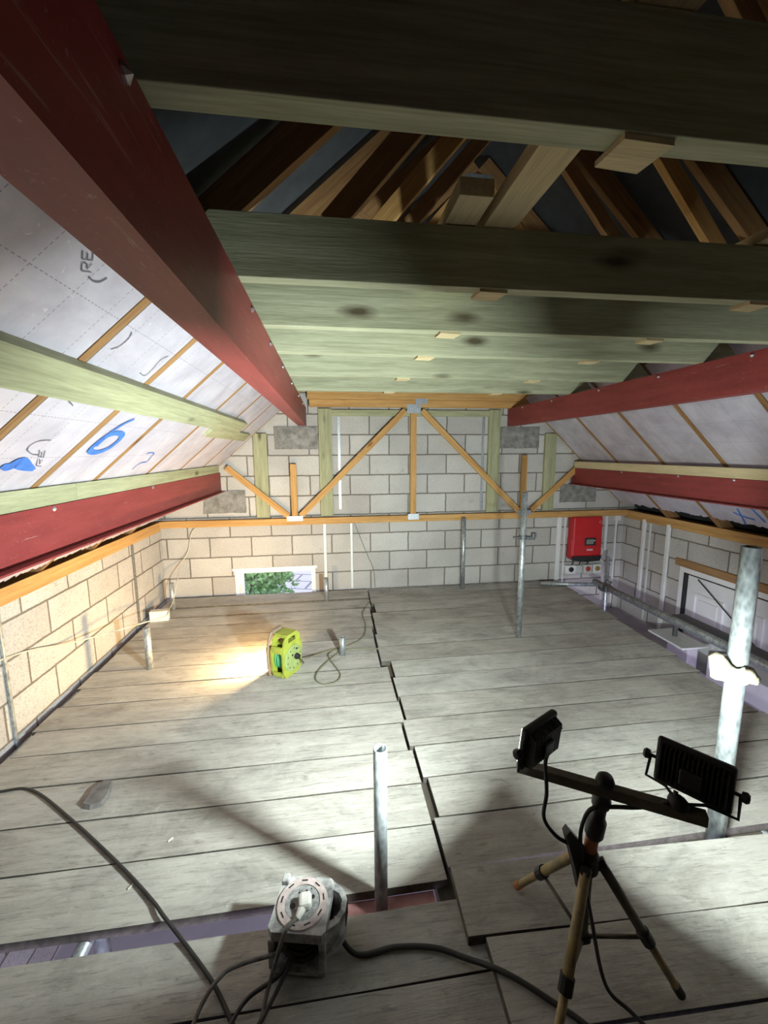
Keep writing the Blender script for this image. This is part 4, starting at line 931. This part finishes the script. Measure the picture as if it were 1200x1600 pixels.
# plug with its lead
pl = thing('white_plug', (RO.x+0.1, RO.y+0.06, H_), 'white plug pushed into the top of the dusty reel', 'plug')
mb = MB(); mb.box((CXr+0.012, CYr-0.008, H_+0.020), (0.042, 0.046, 0.032), Matrix.Rotation(0.25, 3, 'Z'), 0.010); mb.lathe([(0.014, 0), (0.008, 0.03), (0.0, 0.03)], (CXr+0.006, CYr-0.028, H_+0.016), V((-0.3, -1, -0.1)), 10); fbuild(mb, F, 'plug_body', 'plug', pl)
mb = MB(); mb.tube(smooth_path([(CXr+0.0, CYr-0.05, H_+0.014), (CXr-0.03, -0.004, H_+0.012), (CXr-0.055, -0.030, 0.10), (CXr-0.075, -0.06, 0.03), (CXr-0.08, -0.13, 0.010), (CXr-0.12, -0.22, 0.010), (CXr-0.16, -0.32, 0.010)], 7), 0.0065, 8); fbuild(mb, F, 'lead', 'dustcable', pl, True)

# ------------------------------------------------------------------ tripod
HB = V((0.728, 0.955, 0.0)); zf0 = 0.041
tp = thing('tripod_stand', (HB.x, HB.y, zf0), 'worn tripod stand with a crossbar in the right foreground', 'tripod')
FT = [V((0.515, 0.76, zf0+0.012)), V((1.0, 0.875, zf0+0.012)), V((0.655, 1.235, zf0+0.012))]
hub = V((HB.x, HB.y, 0.475)); top = V((0.752, 0.945, 0.70))
mb = MB(); mb.tube([hub+V((0, 0, -0.28)), hub+V((0, 0, 0.05))], 0.012, 12); mb.build('centre_tube', 'tripoddark', tp, smooth=True)
mb = MB(); mb.lathe([(0.020, 0), (0.026, 0.01), (0.026, 0.06), (0.020, 0.075)], hub+V((0, 0, -0.045)), V((0, 0, 1)), 16); mb.build('hub', 'blackmetal', tp)
mb = MB(); mb.tube([hub+V((0, 0, 0.03)), hub+V((0.006, -0.002, 0.10))], 0.018, 14); mb.build('upper_tube', 'orange', tp, smooth=True)
mb = MB(); mb.lathe([(0.020, 0), (0.026, 0.012), (0.026, 0.058), (0.021, 0.066), (0.019, 0.08), (0.019, 0.10), (0.024, 0.108), (0.025, 0.13), (0.018, 0.15), (0.016, 0.165)], hub+V((0.005, -0.002, 0.075)), (top-hub).normalized(), 16); mb.build('locking_collar', 'black', tp, smooth=True)
for k, ft in enumerate(FT):
    d = (V((ft.x, ft.y, 0))-V((HB.x, HB.y, 0))).normalized(); h0 = hub + d*0.035 + V((0, 0, -0.015))
    mid = h0.lerp(ft, 0.55)
    mb = MB(); mb.tube([h0, mid], 0.0145, 12); leg = mb.build('leg', 'tripod' if k != 1 else 'tripoddark', tp, smooth=True)
    lm = 'tripod'
    mb = MB(); mb.tube([mid, ft], 0.0115, 12); mb.build('lower_tube', lm, leg, smooth=True)
    mb = MB(); mb.tube([mid-(ft-h0).normalized()*0.02, mid+(ft-h0).normalized()*0.02], 0.019, 12); mb.build('leg_clamp', 'blackmetal', leg)
    mb = MB(); mb.tube([ft-(ft-h0).normalized()*0.035, ft], 0.0135, 12); mb.build('rubber_foot', 'orange' if k == 2 else 'black', leg)
    mb = MB(); mb.tube([hub + d*0.0 + V((0, 0, -0.03)), hub + d*0.045 + V((0, 0, -0.005))], 0.015, 10); mb.build('leg_joint', 'blackmetal', leg)
    c0 = hub + V((0, 0, -0.27)) + d*0.012
    mb = MB(); mb.tube([mid, c0], 0.006, 8); mb.build('brace', 'tripoddark', tp, smooth=True)
mb = MB(); mb.box(hub+V((0, 0, -0.27)), (0.034, 0.034, 0.03), None, 0.006); mb.build('brace_collar', 'blackmetal', tp)
# black angle brackets on left of hub
mb = MB(); mb.prism([(-0.022, -0.10), (-0.022, 0.05), (-0.075, 0.115), (-0.085, 0.10), (-0.055, 0.0), (-0.030, -0.10)], -0.012, 0.012, lambda u, v, d: (hub.x+u, hub.y+d, hub.z+v)); mb.build('cable_bracket', 'black', tp)
# crossbar
B0 = V((0.547, 1.064, 0.71)); B1 = V((0.95, 0.82, 0.71))
bd = (B1-B0).normalized()
bar = timber('crossbar', B0, B1, 0.030, 0.030, 'tripoddark', tp)
mb = MB(); mb.lathe([(0.020, 0), (0.024, 0.006), (0.024, 0.022), (0.016, 0.034), (0, 0.036)], V((0.745, 0.944, 0.725)), V((0.1, -0.3, 1)), 16); mb.build('crossbar_knob', 'black', tp, smooth=True)
mb = MB(); mb.lathe([(0.020, 0), (0.026, 0.006), (0.026, 0.014), (0.012, 0.026), (0, 0.028)], B0.lerp(B1, 0.86)+V((0, 0, 0.015)), V((0.1, -0.3, 1)), 16); mb.build('crossbar_knob', 'black', tp, smooth=True)

def flood(name, c, n, wd, ht, label, foot, power, bl):
    n = n.normalized(); u = V((0, 0, 1)).cross(n).normalized(); v = n.cross(u)   # u: to the left seen from front
    t = thing(name, c, label, 'floodlight', 'led floodlights on the tripod')
    F = Matrix.Translation(c) @ Matrix((u, v, n)).transposed().to_4x4()
    mb = MB(); mb.box((0, 0, 0.0), (wd, ht, 0.022), None, 0.008); fbuild(mb, F, 'housing', 'blackmetal', t)
    mb = MB(); nf = 15
    for k in range(nf):
        x = -wd*0.42 + wd*0.84*k/(nf-1); hh = ht*0.40
        mb.prism([(-hh, 0), (hh, 0), (hh*0.8, -0.022), (-hh*0.8, -0.022)], x-0.0018, x+0.0018, lambda a, b, d: (d, a, b-0.010))
    fbuild(mb, F, 'cooling_fins', 'blackmetal', t)
    mb = MB(); mb.box((0, -ht*0.05, -0.03), (wd*0.3, ht*0.35, 0.02), None, 0.004); fbuild(mb, F, 'junction_cover', 'blackmetal', t)
    mb = MB(); mb.box((0, 0, 0.0122), (wd*0.86, ht*0.82, 0.003)); fbuild(mb, F, 'led_lens', 'led', t)
    # U bracket and side knobs
    fl = F.inverted() @ V(foot)
    mb = MB()
    for s in (-1, 1):
        mb.tube([(s*(wd/2+0.012), 0, -0.004), (s*(wd/2+0.014), -ht*0.40, -0.012+fl.z*0.2), (s*wd*0.25+fl.x*0.5, fl.y*0.75, fl.z*0.6), (fl.x, fl.y, fl.z)], 0.004, 6)
    fbuild(mb, F, 'bracket', 'blackmetal', t)
    for s in (-1, 1):
        mb = MB(); mb.lathe([(0.005, 0), (0.005, 0.012), (0.013, 0.014), (0.015, 0.024), (0.010, 0.030), (0, 0.031)], (s*wd/2, 0, -0.004), V((s, 0, 0)), 8); fbuild(mb, F, 'side_knob', 'black', t)
    li = area_light('flood_beam', c + n*0.02, n, wd*0.62, ht*0.55, power, COOL_COL, math.radians(138))
    li.parent = t; li.location = li.location - t.location
    return t
flood('floodlight', HEAD_L, N_L, 0.15, 0.13, 'small black floodlight on the left end of the tripod bar, lit', (0.585, 1.04, 0.727), FLOOD_L, None)
flood('floodlight', HEAD_R, N_R, 0.175, 0.130, 'large black finned floodlight on the right end of the tripod bar', (0.90, 0.855, 0.727), FLOOD_R, None)
cable([HEAD_L - N_L*0.035 + V((0, 0, -0.02)), (0.60, 1.0, 0.76), (0.600, 0.985, 0.68), (0.590, 0.975, 0.61), (0.625, 0.965, 0.555), (0.665, 0.955, 0.53), (0.685, 0.950, 0.50), (0.70, 0.945, 0.40)], 0.0055, 'cable', 'black lead hanging from the left floodlight to the tripod bracket', n=8)
cable([HEAD_R - N_R*0.035 + V((-0.04, 0, -0.03)), (0.88, 0.86, 0.735), (0.82, 0.89, 0.695), (0.76, 0.925, 0.67), (0.71, 0.94, 0.655), (0.69, 0.945, 0.60), (0.69, 0.945, 0.53), (0.705, 0.94, 0.44), (0.73, 0.93, 0.30), (0.77, 0.90, 0.10), (0.83, 0.86, 0.048), (0.87, 0.78, 0.048), (0.86, 0.70, 0.048)], 0.0055, 'cable', 'black lead from the right floodlight down the tripod to the boards', n=8)
cable([(XR-0.03, 3.62, 0.33), (XR-0.05, 3.35, 0.17), (XR-0.06, 3.08, 0.0), (XR-0.06, 2.8, -0.20)], 0.006, 'cable', 'thin dark cable slanting down across the white door')
